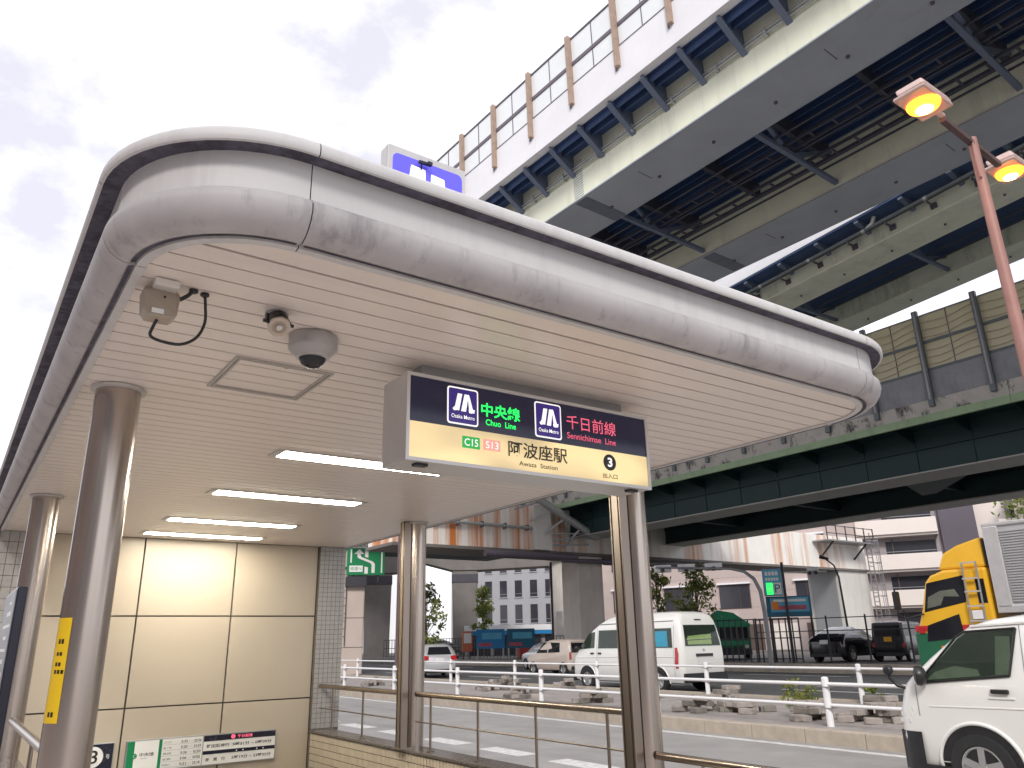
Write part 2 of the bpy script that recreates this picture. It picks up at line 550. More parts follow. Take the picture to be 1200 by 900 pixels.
def copy_part(o, parent, delta):
    """another instance of a part, shifted by delta, sharing its mesh"""
    c = o.copy()
    col.objects.link(c)
    c.parent = parent
    c.matrix_parent_inverse = o.matrix_parent_inverse
    c.location = Vector(o.location) + Vector(delta)
    return c


def shown_text(name, s, material, parent, o, ux, uy, w=None, h=None, bold=0.0, thick=0.004, align='LEFT'):
    """flat lettering: s set from corner o along ux (reading direction) and uy (up), fitted to width w and cap height h"""
    cu = bpy.data.curves.new('lettering', 'FONT')
    cu.body = s
    cu.size = 1.0
    cu.offset = bold
    cu.extrude = 0.0
    cu.resolution_u = 3
    tmp = bpy.data.objects.new('lettering_source', cu)
    col.objects.link(tmp)
    dg = bpy.context.evaluated_depsgraph_get()
    dg.update()
    me = bpy.data.meshes.new_from_object(tmp.evaluated_get(dg))
    bpy.data.objects.remove(tmp)
    bpy.data.curves.remove(cu)
    ux, uy, o = Vector(ux).normalized(), Vector(uy).normalized(), Vector(o)
    nrm = ux.cross(uy)
    if len(me.vertices) == 0:
        return None
    xs = [v.co.x for v in me.vertices]
    ys = [v.co.y for v in me.vertices]
    x0, x1, y0, y1 = min(xs), max(xs), min(ys), max(ys)
    fx = w / (x1 - x0) if w else None
    fy = h / (y1 - y0) if h else None
    fx = fx or fy
    fy = fy or fx
    for v in me.vertices:
        v.co = o + ux * ((v.co.x - x0) * fx) + uy * ((v.co.y - y0) * fy) + nrm * thick
    me.materials.clear()
    me.materials.append(M(material))
    ob = bpy.data.objects.new(name, me)
    col.objects.link(ob)
    ob.parent = parent
    ob.matrix_parent_inverse = q_world(parent).inverted()
    return ob


def rrect(x0, x1, z0, z1, r, n=5):
    pts = []
    for cx, cz, a0 in ((x1 - r, z1 - r, 0), (x0 + r, z1 - r, 90), (x0 + r, z0 + r, 180), (x1 - r, z0 + r, 270)):
        for i in range(n + 1):
            a = R(a0 + 90 * i / n)
            pts.append((cx + r * math.cos(a), cz + r * math.sin(a)))
    return pts


def CT(p):
    """canopy modules -> metres"""
    return Vector((p[0] * K, p[1] * K, EYE + p[2] * K))


def CV(x, y, z):
    return CT((x, y, z))


X3, Y3, Z3 = Vector((1, 0, 0)), Vector((0, 1, 0)), Vector((0, 0, 1))

# ================================================================== GROUND
# x runs across the street (0 = camera, kerb at 3.95, median 11-16.5, far road to 31), y along the street
structure('ground', MB().box(-900, 900, -900, 900, -0.6, -0.06), 'lot_ground')
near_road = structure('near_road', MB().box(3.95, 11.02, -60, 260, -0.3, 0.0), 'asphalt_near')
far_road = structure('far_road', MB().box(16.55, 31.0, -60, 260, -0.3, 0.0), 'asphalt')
# pavement slabs around the stairwell
SX0, SX1, SY0, SY1 = 0.52 * K, 3.12 * K, 3.7 * K, 8.03 * K
pavement = structure('pavement', MB().box(-30, 3.80, -60, SY0, -0.3, 0.10).box(-30, SX0, SY0, 60, -0.3, 0.10)
                     .box(SX1, 3.80, SY0, SY1, -0.3, 0.10).box(SX0, 3.80, SY1, 60, -0.3, 0.10), 'paving')
for i in range(30):
    if i == 0:
        kb0 = MB().box(3.80, 3.95, -6, -5.01, -0.3, 0.115).build('kerb_stone', 'kerb_stone', pavement, bevel=0.012)
    else:
        copy_part(kb0, pavement, (0, i * 1.0, 0))
median = structure('median', MB().box(11.22, 16.35, -60, 260, -0.3, 0.15), 'median_soil')
kb1 = MB().box(11.02, 11.22, -6, -5.008, -0.3, 0.205).build('kerb_stone', 'kerb_stone', median, bevel=0.015)
kb2 = MB().box(16.35, 16.55, -6, -5.008, -0.3, 0.205).build('kerb_stone', 'kerb_stone', median, bevel=0.015)
for i in range(1, 60):
    copy_part(kb1, median, (0, i * 1.0, rnd.uniform(-0.004, 0.004)))
    copy_part(kb2, median, (0, i * 1.0, 0))
lot = structure('parking_lot', MB().box(31.2, 300, -60, 260, -0.3, 0.35), 'lot_ground')
kb3 = MB().box(31.0, 31.2, 10, 11.99, -0.3, 0.38).build('kerb_stone', 'kerb_stone', lot, bevel=0.015)
for i in range(1, 25):
    copy_part(kb3, lot, (0, i * 2.0, 0))
# painted markings
MB().box(10.60, 10.75, -40, 200, 0.001, 0.005).build('edge_line', 'road_paint', near_road)
dash = MB().box(7.0, 7.34, 4.6, 5.68, 0.001, 0.005).build('lane_dash', 'road_paint', near_road)
for i in range(1, 14):
    copy_part(dash, near_road, (0, i * 1.757, 0))
for x in (16.9,):
    MB().box(x, x + 0.15, -40, 200, 0.001, 0.005).build('edge_line', 'road_paint', far_road)
d2 = MB().box(21.2, 21.35, 2, 7, 0.001, 0.005).build('lane_dash', 'road_paint', far_road)
for i in range(10):
    for x in (0, 4.0, 7.6):
        if i or x:
            copy_part(d2, far_road, (x, i * 9.0 + x, 0))
# stairs down to the station
st = MB()
for i in range(15):
    st.box(SX0 + .002, SX1 - .002, SY0 + i * 0.3, SY0 + (i + 1) * 0.3 + 0.002, -3.4, 0.08 - (i + 1) * 0.17)
structure('stairway', st, 'stair_stone')

# ================================================================== CANOPY
canopy = thing('canopy', 'white station entrance canopy with rounded corners, grey gutter and slatted soffit', 'canopy', CV(1.85, 5.0, 1.0))
CR, XL, XR, YF, YB = 0.33, 0.27, 3.44, 1.80, 8.16


def loop(o, y_side_end=YB):
    """named pieces of the roof edge at outward offset o: list of (x, y)"""
    L = [(XL - o, YB - (YB - (YF + CR)) * t) for t in (0, 0.33, 0.66, 1.0)]
    C1 = [(XL + CR - (CR + o) * math.cos(R(a)), YF + CR - (CR + o) * math.sin(R(a))) for a in range(0, 91, 6)]
    Fr = [(XL + CR + (XR - XL - 2 * CR) * t, YF - o) for t in (0, 0.25, 0.5, 0.75, 1.0)]
    C2 = [(XR - CR + (CR + o) * math.sin(R(a)), YF + CR - (CR + o) * math.cos(R(a))) for a in range(0, 91, 6)]
    Rr = [(XR + o, YF + CR + (YB - (YF + CR)) * t) for t in (0, 0.33, 0.66, 1.0)]
    return [L, C1, Fr, C2, Rr]


SEG = ['side', 'corner', 'front', 'corner', 'side']


def edge_piece(name, prof, m, gap=0.0014, smooth=50, which=range(5), parent=canopy):
    loops = [loop(o) for o, z in prof]
    out = []
    for s in which:
        rows = []
        npts = len(loops[0][s])
        for j in range(npts):
            row = []
            for (o, z), lp in zip(prof, loops):
                x, y = lp[s][j]
                row.append((x, y, z))
            rows.append(row)
        # pull the ends back a little so that the seams stay open
        for e, nx in ((0, 1), (-1, -2)):
            for q in range(len(rows[e])):
                a, b = Vector(rows[e][q]), Vector(rows[nx][q])
                rows[e][q] = a + (b - a).normalized() * gap
        mb = MB(CT).sweep(rows)
        out.append(mb.build(name, m, parent, smooth=smooth))
    return out


gut = [(0.0, 1.003), (0.012, 0.996), (0.03, 0.994), (0.052, 1.002), (0.071, 1.016), (0.085, 1.036), (0.093, 1.060), (0.091, 1.082), (0.080, 1.096), (0.068, 1.101)]
edge_piece('gutter', gut, 'gutter_paint')
edge_piece('fascia_panel', [(0.0665, 1.098), (0.0665, 1.214)], 'canopy_paint')
edge_piece('coping_soffit', [(0.060, 1.2105), (0.111, 1.2085)], 'mould', gap=0)
edge_piece('coping', [(0.111, 1.2085), (0.119, 1.209), (0.123, 1.216), (0.121, 1.238), (0.110, 1.252), (0.085, 1.262), (-0.10, 1.275)], 'canopy_paint')
# dark backing that shows through the open seams
edge_piece('seam_backing', [(0.0, 1.01), (0.055, 1.012), (0.078, 1.045), (0.082, 1.08), (0.060, 1.098), (0.060, 1.25), (-0.05, 1.26)], 'seam', gap=-0.004)
# dirt line under the gutter and inner trim
edge_piece('drip_line', [(0.006, 0.9965), (0.020, 0.9925)], 'mould', gap=0.01)
edge_piece('soffit_trim', [(0.002, 1.006), (0.002, 0.992), (-0.024, 0.992), (-0.024, 1.006)], 'canopy_paint', gap=0.0015, smooth=30)


def left_x(y):
    """inner edge of the soffit at depth y (rounded front corners)"""
    d = YF + CR - y
    return XL + 0.020 if d <= 0 else XL + CR - math.sqrt(max(0, (CR - 0.02) ** 2 - d ** 2))


MB(CT).box(XL + .01, XR - .01, YF + 0.12, YB, 1.012, 1.016).build('roof_lining', 'soffit_dark', canopy)
# slats of the soffit
ys = [YF + 0.026, YF + 0.122] + [YF + 0.122 + 0.0957 * i for i in range(1, 66)]
first_full = None
for i in range(len(ys) - 1):
    y0, y1 = ys[i] + (0.008 if i == 1 else 0.004), ys[i + 1] - 0.004
    if y0 > 8.02:
        break
    y1 = min(y1, 8.03)
    if y0 < YF + CR:
        pts = [(left_x(y0 + (y1 - y0) * t), y0 + (y1 - y0) * t) for t in (0, .33, .66, 1)]
        poly = [(x, y, 1.0) for x, y in pts] + [(XL + XR - x, y, 1.0) for x, y in reversed(pts)]
        MB(CT).prism(poly, (0, 0, 0.006)).build('slat', 'soffit_paint', canopy)
    elif first_full is None or y1 - y0 < 0.083:
        ob = MB(CT).box(XL + 0.02, XR - 0.02, y0, y1, 1.0, 1.006).build('slat', 'soffit_paint', canopy)
        if first_full is None:
            first_full, fy = ob, y0
    else:
        copy_part(first_full, canopy, (0, (y0 - fy) * K, 0))
# roof deck, slightly crowned
MB(CT).prism([(XL + .16, YF + .16, 1.262), (XR - .16, YF + .16, 1.262), (XR - .16, YB, 1.262), (XL + .16, YB, 1.262)], (0, 0, 0.02)).build('roof_deck', 'alu', canopy)
# access hatch in the soffit
hx0, hx1, hy0, hy1 = 0.705, 1.078, 2.70, 3.10
ht = MB(CT)
for o, wd in ((0.0, 0.010), (0.016, 0.008)):
    a0, a1, b0, b1 = hx0 + o, hx1 - o, hy0 + o, hy1 - o
    ht.box(a0, a1, b0, b0 + wd, 0.994, 0.9995).box(a0, a1, b1 - wd, b1, 0.994, 0.9995)
    ht.box(a0, a0 + wd, b0 + wd, b1 - wd, 0.994, 0.9995).box(a1 - wd, a1, b0 + wd, b1 - wd, 0.994, 0.9995)
hatch = ht.build('access_hatch', 'hatch_alu', canopy)
MB(CT).lathe([(0.010, 0), (0.010, 0.003)], (0.90, 2.728, 0.996), n=10).build('lock', 'steel_dull', hatch)

# ------------------------------------------------------------------ ceiling lights
yy = [4.08, 5.36, 6.70, 7.62]
lab = ['ceiling light nearest the hanging station sign, partly behind it', 'second ceiling light back from the hanging station sign',
       'third ceiling light back, just in front of the last one', 'rearmost ceiling light beside the cream panel wall']
for i, y in enumerate(yy):
    t = thing('ceiling_light', 'long white strip ' + lab[i], 'ceiling light', CV(1.86, y, 1.0), group='strip lights under the canopy')
    x0, x1, w = 1.315, 2.41, 0.084
    MB(CT).box(x0 - .01, x1 + .01, y - w - .006, y + w + .006, 0.993, 0.9985).build('housing', 'alu', t, bevel=0.002)
    MB(CT).box(x0 + .035, x1 - .035, y - w + .012, y + w - .012, 0.991, 0.9955).build('diffuser', 'lamp_tube', t)
    for xa in (x0, x1 - 0.03):
        MB(CT).box(xa, xa + .03, y - w + .01, y + w - .01, 0.9905, 0.9925).build('end_cap', 'alu', t)

# ------------------------------------------------------------------ columns
def pillar(x, y, label, flat, zb):
    t = thing('steel_column', label, 'column', CV(x, y, zb), group='stainless steel columns of the canopy')
    r = 0.0835
    MB(CT).tube([(x, y, zb), (x, y, 0.998)], r, 40).build('shaft', 'steel', t, smooth=50)
    MB(CT).lathe([(r + .001, 0.0), (r + .018, 0.0), (r + .018, 0.012), (r + .001, 0.012)], (x, y, 0.985), n=40).build('collar', 'alu', t, smooth=40)
    if flat:
        xf = x - 0.135
        MB(CT).box(xf, x - 0.05, y - 0.047, y + 0.047, zb, 0.997).build('guide_plate', 'steel_dull', t, bevel=0.004)
        g = MB(CT)
        for yo in (-0.030, 0.030):
            g.box(xf - 0.002, xf + 0.004, y + yo - 0.004, y + yo + 0.004, zb, 0.996)
        g.box(xf + 0.058, xf + 0.064, y - 0.049, y - 0.044, zb, 0.996)
        g.build('groove', 'seam', t)
        MB(CT).box(xf - 0.012, x + .03, y - 0.075, y + 0.075, zb, zb + 0.012).build('base_plate', 'steel_dull', t)
    return t


col1 = pillar(0.424, 3.33, 'round steel column at front left with a yellow notice on it', False, -1.38)
pillar(0.432, 6.06, 'round steel column at rear left behind the yellow notice column', False, -0.62)
pillar(3.24, 6.03, 'steel column standing on the tiled parapet midway along its railing', True, -0.79)
pillar(3.24, 3.355, 'steel column below the right end of the hanging station sign', True, -1.38)
# the yellow notice, wrapped on the column's shaft
nt = MB(CT)
rows = []
for a in range(186, 240, 6):
    rows.append([(0.424 + 0.0846 * math.cos(R(a)), 3.33 + 0.0846 * math.sin(R(a)), z) for z in (-0.235, 0.113)])
notice = nt.sweep(rows).build('notice', 'sticker_yellow', col1, smooth=60)
rows = []
for a in range(160, 187, 6):
    rows.append([(0.424 + 0.0845 * math.cos(R(a)), 3.33 + 0.0845 * math.sin(R(a)), z) for z in (-0.235, 0.113)])
MB(CT).sweep(rows).build('notice_margin', 'ink_white', notice, smooth=60)
for z, h, n_ in ((0.025, .016, 2), (-0.015, .012, 2), (-0.05, .013, 2), (-0.075, .013, 3), (-0.215, .016, 2)):
    for k in range(n_):
        a0 = 204 + k * 10
        rows = [[(0.424 + 0.0852 * math.cos(R(a)), 3.33 + 0.0852 * math.sin(R(a)), q) for q in (z, z + h)] for a in (a0, a0 + 3.5, a0 + 7)]
        MB(CT).sweep(rows).build('print', 'ink_black', notice)

# ------------------------------------------------------------------ hanging station sign
SGX0, SGX1, SGY0, SGY1, SGZ0, SGZ1 = 1.220, 2.408, 2.36, 2.555, 0.610, 0.934
sign = thing('station_sign', 'illuminated station name sign, navy above cream, hung under the canopy', 'sign', CV(1.82, 2.45, 0.61))
MB(CT).box(SGX0, SGX1, SGY0 + .012, SGY1, SGZ0, SGZ1).build('housing', 'alu', sign, bevel=0.006)
fb = 0.012
fr = MB(CT)
fr.box(SGX0 - .001, SGX1 + .001, SGY0, SGY0 + .014, SGZ1 - fb, SGZ1 + .001).box(SGX0 - .001, SGX1 + .001, SGY0, SGY0 + .014, SGZ0 - .001, SGZ0 + fb)
fr.box(SGX0 - .001, SGX0 + fb, SGY0, SGY0 + .014, SGZ0 + fb, SGZ1 - fb).box(SGX1 - fb, SGX1 + .001, SGY0, SGY0 + .014, SGZ0 + fb, SGZ1 - fb)
fr.build('frame', 'alu', sign)
MB(CT).box(1.318, 2.331, 2.435, 2.53, SGZ1 + .002, 0.9995).build('bracket', 'alu_grey', sign)
lat = MB(CT)
for x in (1.30, 2.33):
    lat.box(x - .025, x + .025, SGY0 + .03, SGY0 + .06, SGZ0 - .010, SGZ0 - .001)
lat.build('latch', 'black_plastic', sign)
ZM = 0.754
f_nav = MB(CT).box(SGX0 + fb, SGX1 - fb, SGY0 + .005, SGY0 + .0115, ZM, SGZ1 - fb).build('upper_panel', 'sign_navy', sign)
f_cre = MB(CT).box(SGX0 + fb, SGX1 - fb, SGY0 + .005, SGY0 + .0115, SGZ0 + fb, ZM - .0005).build('lower_panel', 'sign_cream', sign)
YS = SGY0 + .005


def sx(a):
    return SGX0 + 1.188 * a


def splate(x0, x1, z0, z1, y, m, name, parent, r=0.0, d=0.002):
    pts = rrect(x0, x1, z0, z1, r) if r else [(x1, z1), (x0, z1), (x0, z0), (x1, z0)]
    return MB(CT).prism([(x, y, z) for x, z in pts], (0, -d, 0)).build(name, m, parent)


def metro_logo(x0, x1, z0, z1, y, parent, mp='logo_purple', mw='logo_white', word=True, name='emblem'):
    """square emblem: white outlined plate with the folded-ribbon M and its wording"""
    splate(x0 - .006, x1 + .006, z0 - .006, z1 + .006, y, mw, name + '_border', parent, r=0.012, d=0.0012)
    pl = splate(x0, x1, z0, z1, y - .0012, mp, name, parent, r=0.008, d=0.0008)
    W, H = x1 - x0, z1 - z0

    def P(u, v):
        return (x0 + W * u, y - .0021, z0 + H * v)
    mb = MB(CT)
    for poly in ([(.13, .40), (.20, .46), (.33, .46), (.26, .36), (.18, .34)],
                 [(.19, .36), (.36, .36), (.47, .86), (.31, .86)],
                 [(.43, .35), (.60, .35), (.70, .86), (.55, .86)],
                 [(.66, .86), (.72, .84), (.86, .40), (.80, .33), (.72, .36)],
                 [(.70, .42), (.92, .44), (.90, .34), (.72, .33)]):
        mb.prism([P(u, v) for u, v in poly], (0, -.0008, 0))
    mb.build('ribbon_letter', mw, pl)
    if word:
        shown_text('wording', 'Osaka Metro', mw, pl, CT(P(.09, .13)), X3, Z3, w=W * .82 * K, h=H * .115 * K, bold=0.01, thick=0.0005)


metro_logo(sx(.146), sx(.250), .772, .904, YS, f_nav)
metro_logo(sx(.485), sx(.588), .773, .908, YS, f_nav)


def st_text(s, m, a0, a1, z0, z1, parent, bold=0.02, name='lettering'):
    shown_text(name, s, m, parent, CV(sx(a0), YS, z0), X3, Z3, w=(a1 - a0) * 1.188 * K, h=(z1 - z0) * K, bold=bold, thick=0.002)


st_text('中央線', 'ink_green', .266, .419, .813, .868, f_nav, 0.022)
st_text('Chuo  Line', 'ink_green', .283, .401, .780, .804, f_nav, 0.015)
st_text('千日前線', 'ink_pink', .616, .844, .822, .882, f_nav, 0.006)
st_text('Sennichimae  Line', 'ink_pink', .616, .840, .781, .807, f_nav, 0.006)
g = splate(sx(.196), sx(.260), .681, .725, YS, 'badge_green', 'line_badge', f_cre)
shown_text('lettering', 'C15', 'logo_white', g, CV(sx(.203), YS - .002, .689), X3, Z3, w=.050 * 1.188 * K, h=.028 * K, bold=0.008, thick=0.001)
g = splate(sx(.274), sx(.338), .683, .725, YS, 'ink_palepink', 'line_badge', f_cre)
shown_text('lettering', 'S13', 'logo_white', g, CV(sx(.282), YS - .002, .690), X3, Z3, w=.048 * 1.188 * K, h=.028 * K, bold=0.0, thick=0.001)
st_text('阿波座駅', 'ink_black', .369, .613, .672, .735, f_cre, 0.012)
st_text('Awaza  Station', 'ink_black', .411, .569, .641, .659, f_cre, 0.004)
c3 = MB(CT).lathe([(.0345, 0), (.0345, .002)], (sx(.806), YS, .705), axis=(0, -1, 0), n=36).build('number_disc', 'ink_black', f_cre)
shown_text('number', '3', 'logo_white', c3, CV(sx(.795), YS - .002, .685), X3, Z3, w=.022 * 1.188 * K, h=.040 * K, bold=0.03, thick=0.001)
st_text('出入口', 'ink_black', .770, .838, .636, .657, f_cre, 0.012)

# ------------------------------------------------------------------ small things on the soffit
dome = thing('dome_camera', 'grey dome security camera on the soffit beside the spotlight', 'camera', CV(.86, 2.35, 1.0))
MB(CT).lathe([(.080, 0), (.082, .004), (.081, .045), (.076, .052), (.060, .068), (.055, .074)], (.872, 2.385, .9985), axis=(0, 0, -1), n=40).build('body', 'camera_shell', dome, smooth=40)
MB(CT).lathe([(.047, 0), (.044, .012), (.036, .026), (.022, .036), (.006, .040)], (.872, 2.385, .926), axis=(0, 0, -1), n=32).build('dome', 'dark_glass', dome, smooth=60)
MB(CT).lathe([(.056, 0), (.056, .006), (.046, .008)], (.872, 2.385, .927), axis=(0, 0, -1), n=32).build('ring', 'alu', dome, smooth=30)

spot = thing('spotlight', 'small black cylindrical spotlight on the soffit left of the dome camera', 'spotlight', CV(.70, 2.24, 1.0))
ax = Vector((-.05, -.62, -.78)).normalized()
c0 = Vector((.702, 2.255, .985))
MB(CT).lathe([(.026, 0), (.031, .006), (.033, .03), (.033, .058), (.029, .060)], c0, axis=ax, n=28).build('barrel', 'black_plastic', spot, smooth=40)
MB(CT).lathe([(.034, .052), (.034, .061), (.030, .0615)], c0, axis=ax, n=28).build('rim', 'steel', spot, smooth=30)
MB(CT).lathe([(.028, .0605), (.018, .0622), (.012, .0622), (.011, .064)], c0, axis=ax, n=28).build('lens', 'steel_dull', spot, smooth=50)
MB(CT).lathe([(.010, .0635), (.009, .066)], c0, axis=ax, n=16).build('bulb', 'alu', spot, smooth=50)
MB(CT).lathe([(.036, 0), (.036, .008)], (.702, 2.262, .9985), axis=(0, 0, -1), n=24).build('base', 'alu_grey', spot, smooth=30)
yk = MB(CT)
for s in (-1, 1):
    q = c0 + ax * 0.036
    yk.bar((q.x + s * .037, q.y, q.z), (q.x + s * .030, 2.262, .994), .006, .014, up=(0, 1, 0))
    yk.tube([(q.x + s * .032, q.y, q.z), (q.x + s * .048, q.y, q.z)], .006, 8)
yk.build('yoke', 'black_plastic', spot)

jb = thing('sensor_box', 'beige sensor box with a looped black cable on the soffit corner', 'box', CV(.365, 2.26, 1.0))
MB(CT).box(.328, .396, 2.178, 2.225, .975, .9985).build('mount', 'white_plastic', jb, bevel=0.006)
MB(CT).prism([(.306, 2.205, .965), (.312, 2.225, .985), (.398, 2.225, .985), (.405, 2.205, .965), (.398, 2.19, .895), (.385, 2.19, .885), (.322, 2.19, .885), (.310, 2.195, .905)], (0, .065, 0)).build('body', 'beige_plastic', jb, bevel=0.005)
MB(CT).box(.330, .362, 2.187, 2.1895, .892, .906).build('label', 'ink_white', jb)
MB(CT).lathe([(.004, 0), (.003, .004)], (.36, 2.19, .945), axis=(0, -1, 0), n=10).build('indicator', 'black_plastic', jb)
pts = []
ctrl0 = [(.352, 2.22, .885), (.345, 2.23, .862), (.345, 2.25, .845), (.375, 2.26, .838), (.430, 2.27, .842), (.470, 2.26, .868), (.487, 2.25, .915), (.480, 2.235, .965), (.474, 2.23, .9985)]
ctrl = [ctrl0[0]] + ctrl0 + [ctrl0[-1]]
for i in range(1, len(ctrl) - 2):
    p0, p1, p2, p3 = (Vector(q) for q in ctrl[i - 1:i + 3])
    for t in (0, .25, .5, .75):
        pts.append(.5 * (2 * p1 + (p2 - p0) * t + (2 * p0 - 5 * p1 + 4 * p2 - p3) * t * t + (3 * p1 - p0 - 3 * p2 + p3) * t ** 3))
pts.append(Vector(ctrl0[-1]))
MB(CT).tube(pts, .0045, 8).build('cable', 'black_plastic', jb, smooth=60)
MB(CT).tube([(.404, 2.21, .955), (.425, 2.215, .975), (.440, 2.22, .9985)], .006, 8).build('cable', 'black_plastic', jb, smooth=60)
gl = MB(CT)
for q in ((.474, 2.23), (.440, 2.22)):
    gl.lathe([(.013, 0), (.013, .006), (.008, .010)], (q[0], q[1], .9985), axis=(0, 0, -1), n=14)
gl.build('gland', 'black_plastic', jb)

# ------------------------------------------------------------------ lit M box on the roof
rs = thing('roof_sign', 'white and blue lit emblem box standing on the canopy roof', 'sign', CV(1.255, 2.33, 1.29))
MB(CT).box(1.083, 1.428, 2.302, 2.365, 1.30, 1.812).build('box', 'alu', rs, bevel=0.006)
MB(CT).box(1.086, 1.425, 2.299, 2.302, 1.303, 1.809).build('border', 'canopy_paint', rs)
MB(CT).box(1.22, 1.29, 2.31, 2.35, 1.285, 1.30).build('foot', 'alu_grey', rs)
fp = MB(CT).prism([(x, 2.302, z) for x, z in rrect(1.104, 1.408, 1.46, 1.778, .022)], (0, -.007, 0)).build('face', 'roof_logo_blue', rs)
mb = MB(CT)
for poly in ([(1.150, 1.52), (1.250, 1.52), (1.240, 1.742), (1.180, 1.746)], [(1.262, 1.52), (1.352, 1.52), (1.325, 1.728), (1.268, 1.734)]):
    mb.prism([(x, 2.2948, z) for x, z in poly], (0, -.003, 0))
mb.build('ribbon_letter', 'roof_logo_white', rs)
mb = MB(CT)
mb.bar((1.205, 2.28, 1.762), (1.255, 2.28, 1.765), .012, .010).bar((1.218, 2.28, 1.76), (1.220, 2.29, 1.735), .005, .005).bar((1.238, 2.27, 1.762), (1.256, 2.27, 1.760), .014, .014)
mb.build('clip', 'navy', rs)

# ------------------------------------------------------------------ back wall of the entrance
bw = thing('panel_wall', 'cream panel wall at the back of the entrance with dark joints', 'wall', CV(1.9, 8.1, -1.4))
MB(CT).box(.565, 3.145, 8.045, 8.155, -2.3, 1.25).build('core', 'wall_joint', bw)
xs = [.579, 1.436, 2.2855, 3.145]
zs = [-2.06, -1.277, -.493, .291, 1.0]
for i in range(3):
    for j in range(4):
        MB(CT).box(xs[i] + .007, xs[i + 1] - .007, 8.03, 8.046, zs[j] + .0065, zs[j + 1] - (.0065 if j < 3 else .004)).build('wall_panel', 'wall_panel', bw, bevel=0.002)


def tile_field(o, ux, uy, n, nu, nv, pitch_u, pitch_v, gap, t):
    """proud tiles on a surface: o corner, n outward"""
    mb = MB(CT)
    o, ux, uy, n = Vector(o), Vector(ux), Vector(uy), Vector(n)
    for i in range(nu):
        for j in range(nv):
            a = o + ux * (i * pitch_u + gap / 2) + uy * (j * pitch_v + gap / 2)
            p = [a, a + ux * (pitch_u - gap), a + ux * (pitch_u - gap) + uy * (pitch_v - gap), a + uy * (pitch_v - gap)]
            q = [x + n * (t + rnd.uniform(-.0004, .0004)) for x in p]
            mb.add(p + q, [(4, 5, 6, 7), (0, 1, 5, 4), (1, 2, 6, 5), (2, 3, 7, 6), (3, 0, 4, 7)])
    return mb


wr = thing('tiled_pier', 'narrow grey tiled wall end right of the cream panel wall', 'wall', CV(3.28, 8.1, -1.4))
MB(CT).box(3.149, 3.435, 7.985, 8.155, -1.5, 1.10).build('core', 'grout', wr)
tag(tile_field((3.149, 7.985, -.78), (1, 0, 0), (0, 0, 1), (0, -1, 0), 6, 38, .0477, .0468, .004, .004).build('tile_facing', 'tile_grey', wr), kind='stuff')
wl2 = thing('tiled_pier', 'grey tiled wall at far left behind the rear left column', 'wall', CV(.4, 8.1, -1.4))
MB(CT).box(.20, .561, 8.0, 8.155, -1.5, 1.0).build('core', 'grout', wl2)
tag(tile_field((.20, 8.0, -.9), (1, 0, 0), (0, 0, 1), (0, -1, 0), 5, 20, .0722, .095, .005, .004).build('tile_facing', 'tile_grey', wl2), kind='stuff')

# timetable board and exit number sign
tt = thing('timetable_board', 'first and last train board with green and black headings', 'sign', CV(2.14, 8.03, -1.0))
tx0, tx1, tz0, tz1 = 1.485, 2.81, -1.02, -.757
MB(CT).box(tx0, tx1, 8.004, 8.0295, tz0, tz1).build('frame', 'alu_grey', tt, bevel=0.003)
YT = 8.003


def plate(x0, x1, z0, z1, m, name='panel', par=None, dy=0.002):
    return MB(CT).box(x0, x1, YT - dy, YT, z0, z1).build(name, m, par or tt)


pl = plate(tx0 + .01, 2.128, tz0 + .01, tz1 - .01, 'ink_white')
pr_ = plate(2.136, tx1 - .01, tz0 + .01, tz1 - .01, 'ink_white')


def ttext(s, m, x0, x1, z0, z1, par, bold=0.0, dy=.0045):
    shown_text('lettering', s, m, par, CV(x0, YT - dy, z0), X3, Z3, w=(x1 - x0) * K, h=(z1 - z0) * K, bold=bold, thick=0.0005)


gs = plate(tx0 + .01, 1.552, tz0 + .01, tz1 - .01, 'sign_green', 'green_band', pl, .004)
gs2 = plate(1.752, 1.778, tz0 + .01, tz1 - .01, 'sign_green', 'green_band', pl, .004)
gd = MB(CT).lathe([(.022, 0), (.022, .002)], (1.556, YT - .004, -.885), axis=(0, -1, 0), n=24).build('line_disc', 'sign_green', pl)
shown_text('lettering', 'C', 'ink_white', gd, CV(1.547, YT - .006, -.897), X3, Z3, w=.018 * K, h=.024 * K, thick=0.0005)
ttext('中央線', 'ink_black', 1.597, 1.715, -.893, -.862, pl, 0.01, .0025)
ttext('Chuo Line', 'ink_black', 1.61, 1.66, -.912, -.903, pl, 0, .0025)
for k, (a, b, c) in enumerate([('コスモスクエア', '5:35', '23:56'), ('森ノ宮', '5:20', '23:59'), ('長田', '5:26', '0:20'), ('生駒', '5:06', '0:02'), ('学研奈良登美ヶ丘', '5:21', '23:18')]):
    z = -.795 - k * .046
    ttext(a, 'ink_black', 1.79, 1.86, z - .008, z + .008, pl, 0, .0025)
    ttext(b, 'ink_black', 1.94, 1.995, z - .012, z + .010, pl, 0.015, .0025)
    ttext('…', 'ink_black', 2.005, 2.035, z - .003, z + .001, pl, 0.0, .0025)
    ttext(c, 'ink_black', 2.05, 2.115, z - .012, z + .010, pl, 0.015, .0025)
    plate(1.785, 2.122, z - .021, z - .019, 'alu_grey', 'rule', pl, .003)
hb = plate(2.136, tx1 - .01, -.815, tz1 - .01, 'navy', 'heading', pr_, .004)
MB(CT).lathe([(.020, 0), (.020, .002)], (2.40, YT - .004, -.789), axis=(0, -1, 0), n=24).build('line_disc', 'ink_pink', pr_)
ttext('千日前線', 'ink_pink', 2.44, 2.58, -.803, -.775, pr_, 0.02, .0045)
plate(2.136, tx1 - .01, -.925, -.895, 'navy', 'rule', pr_, .004)
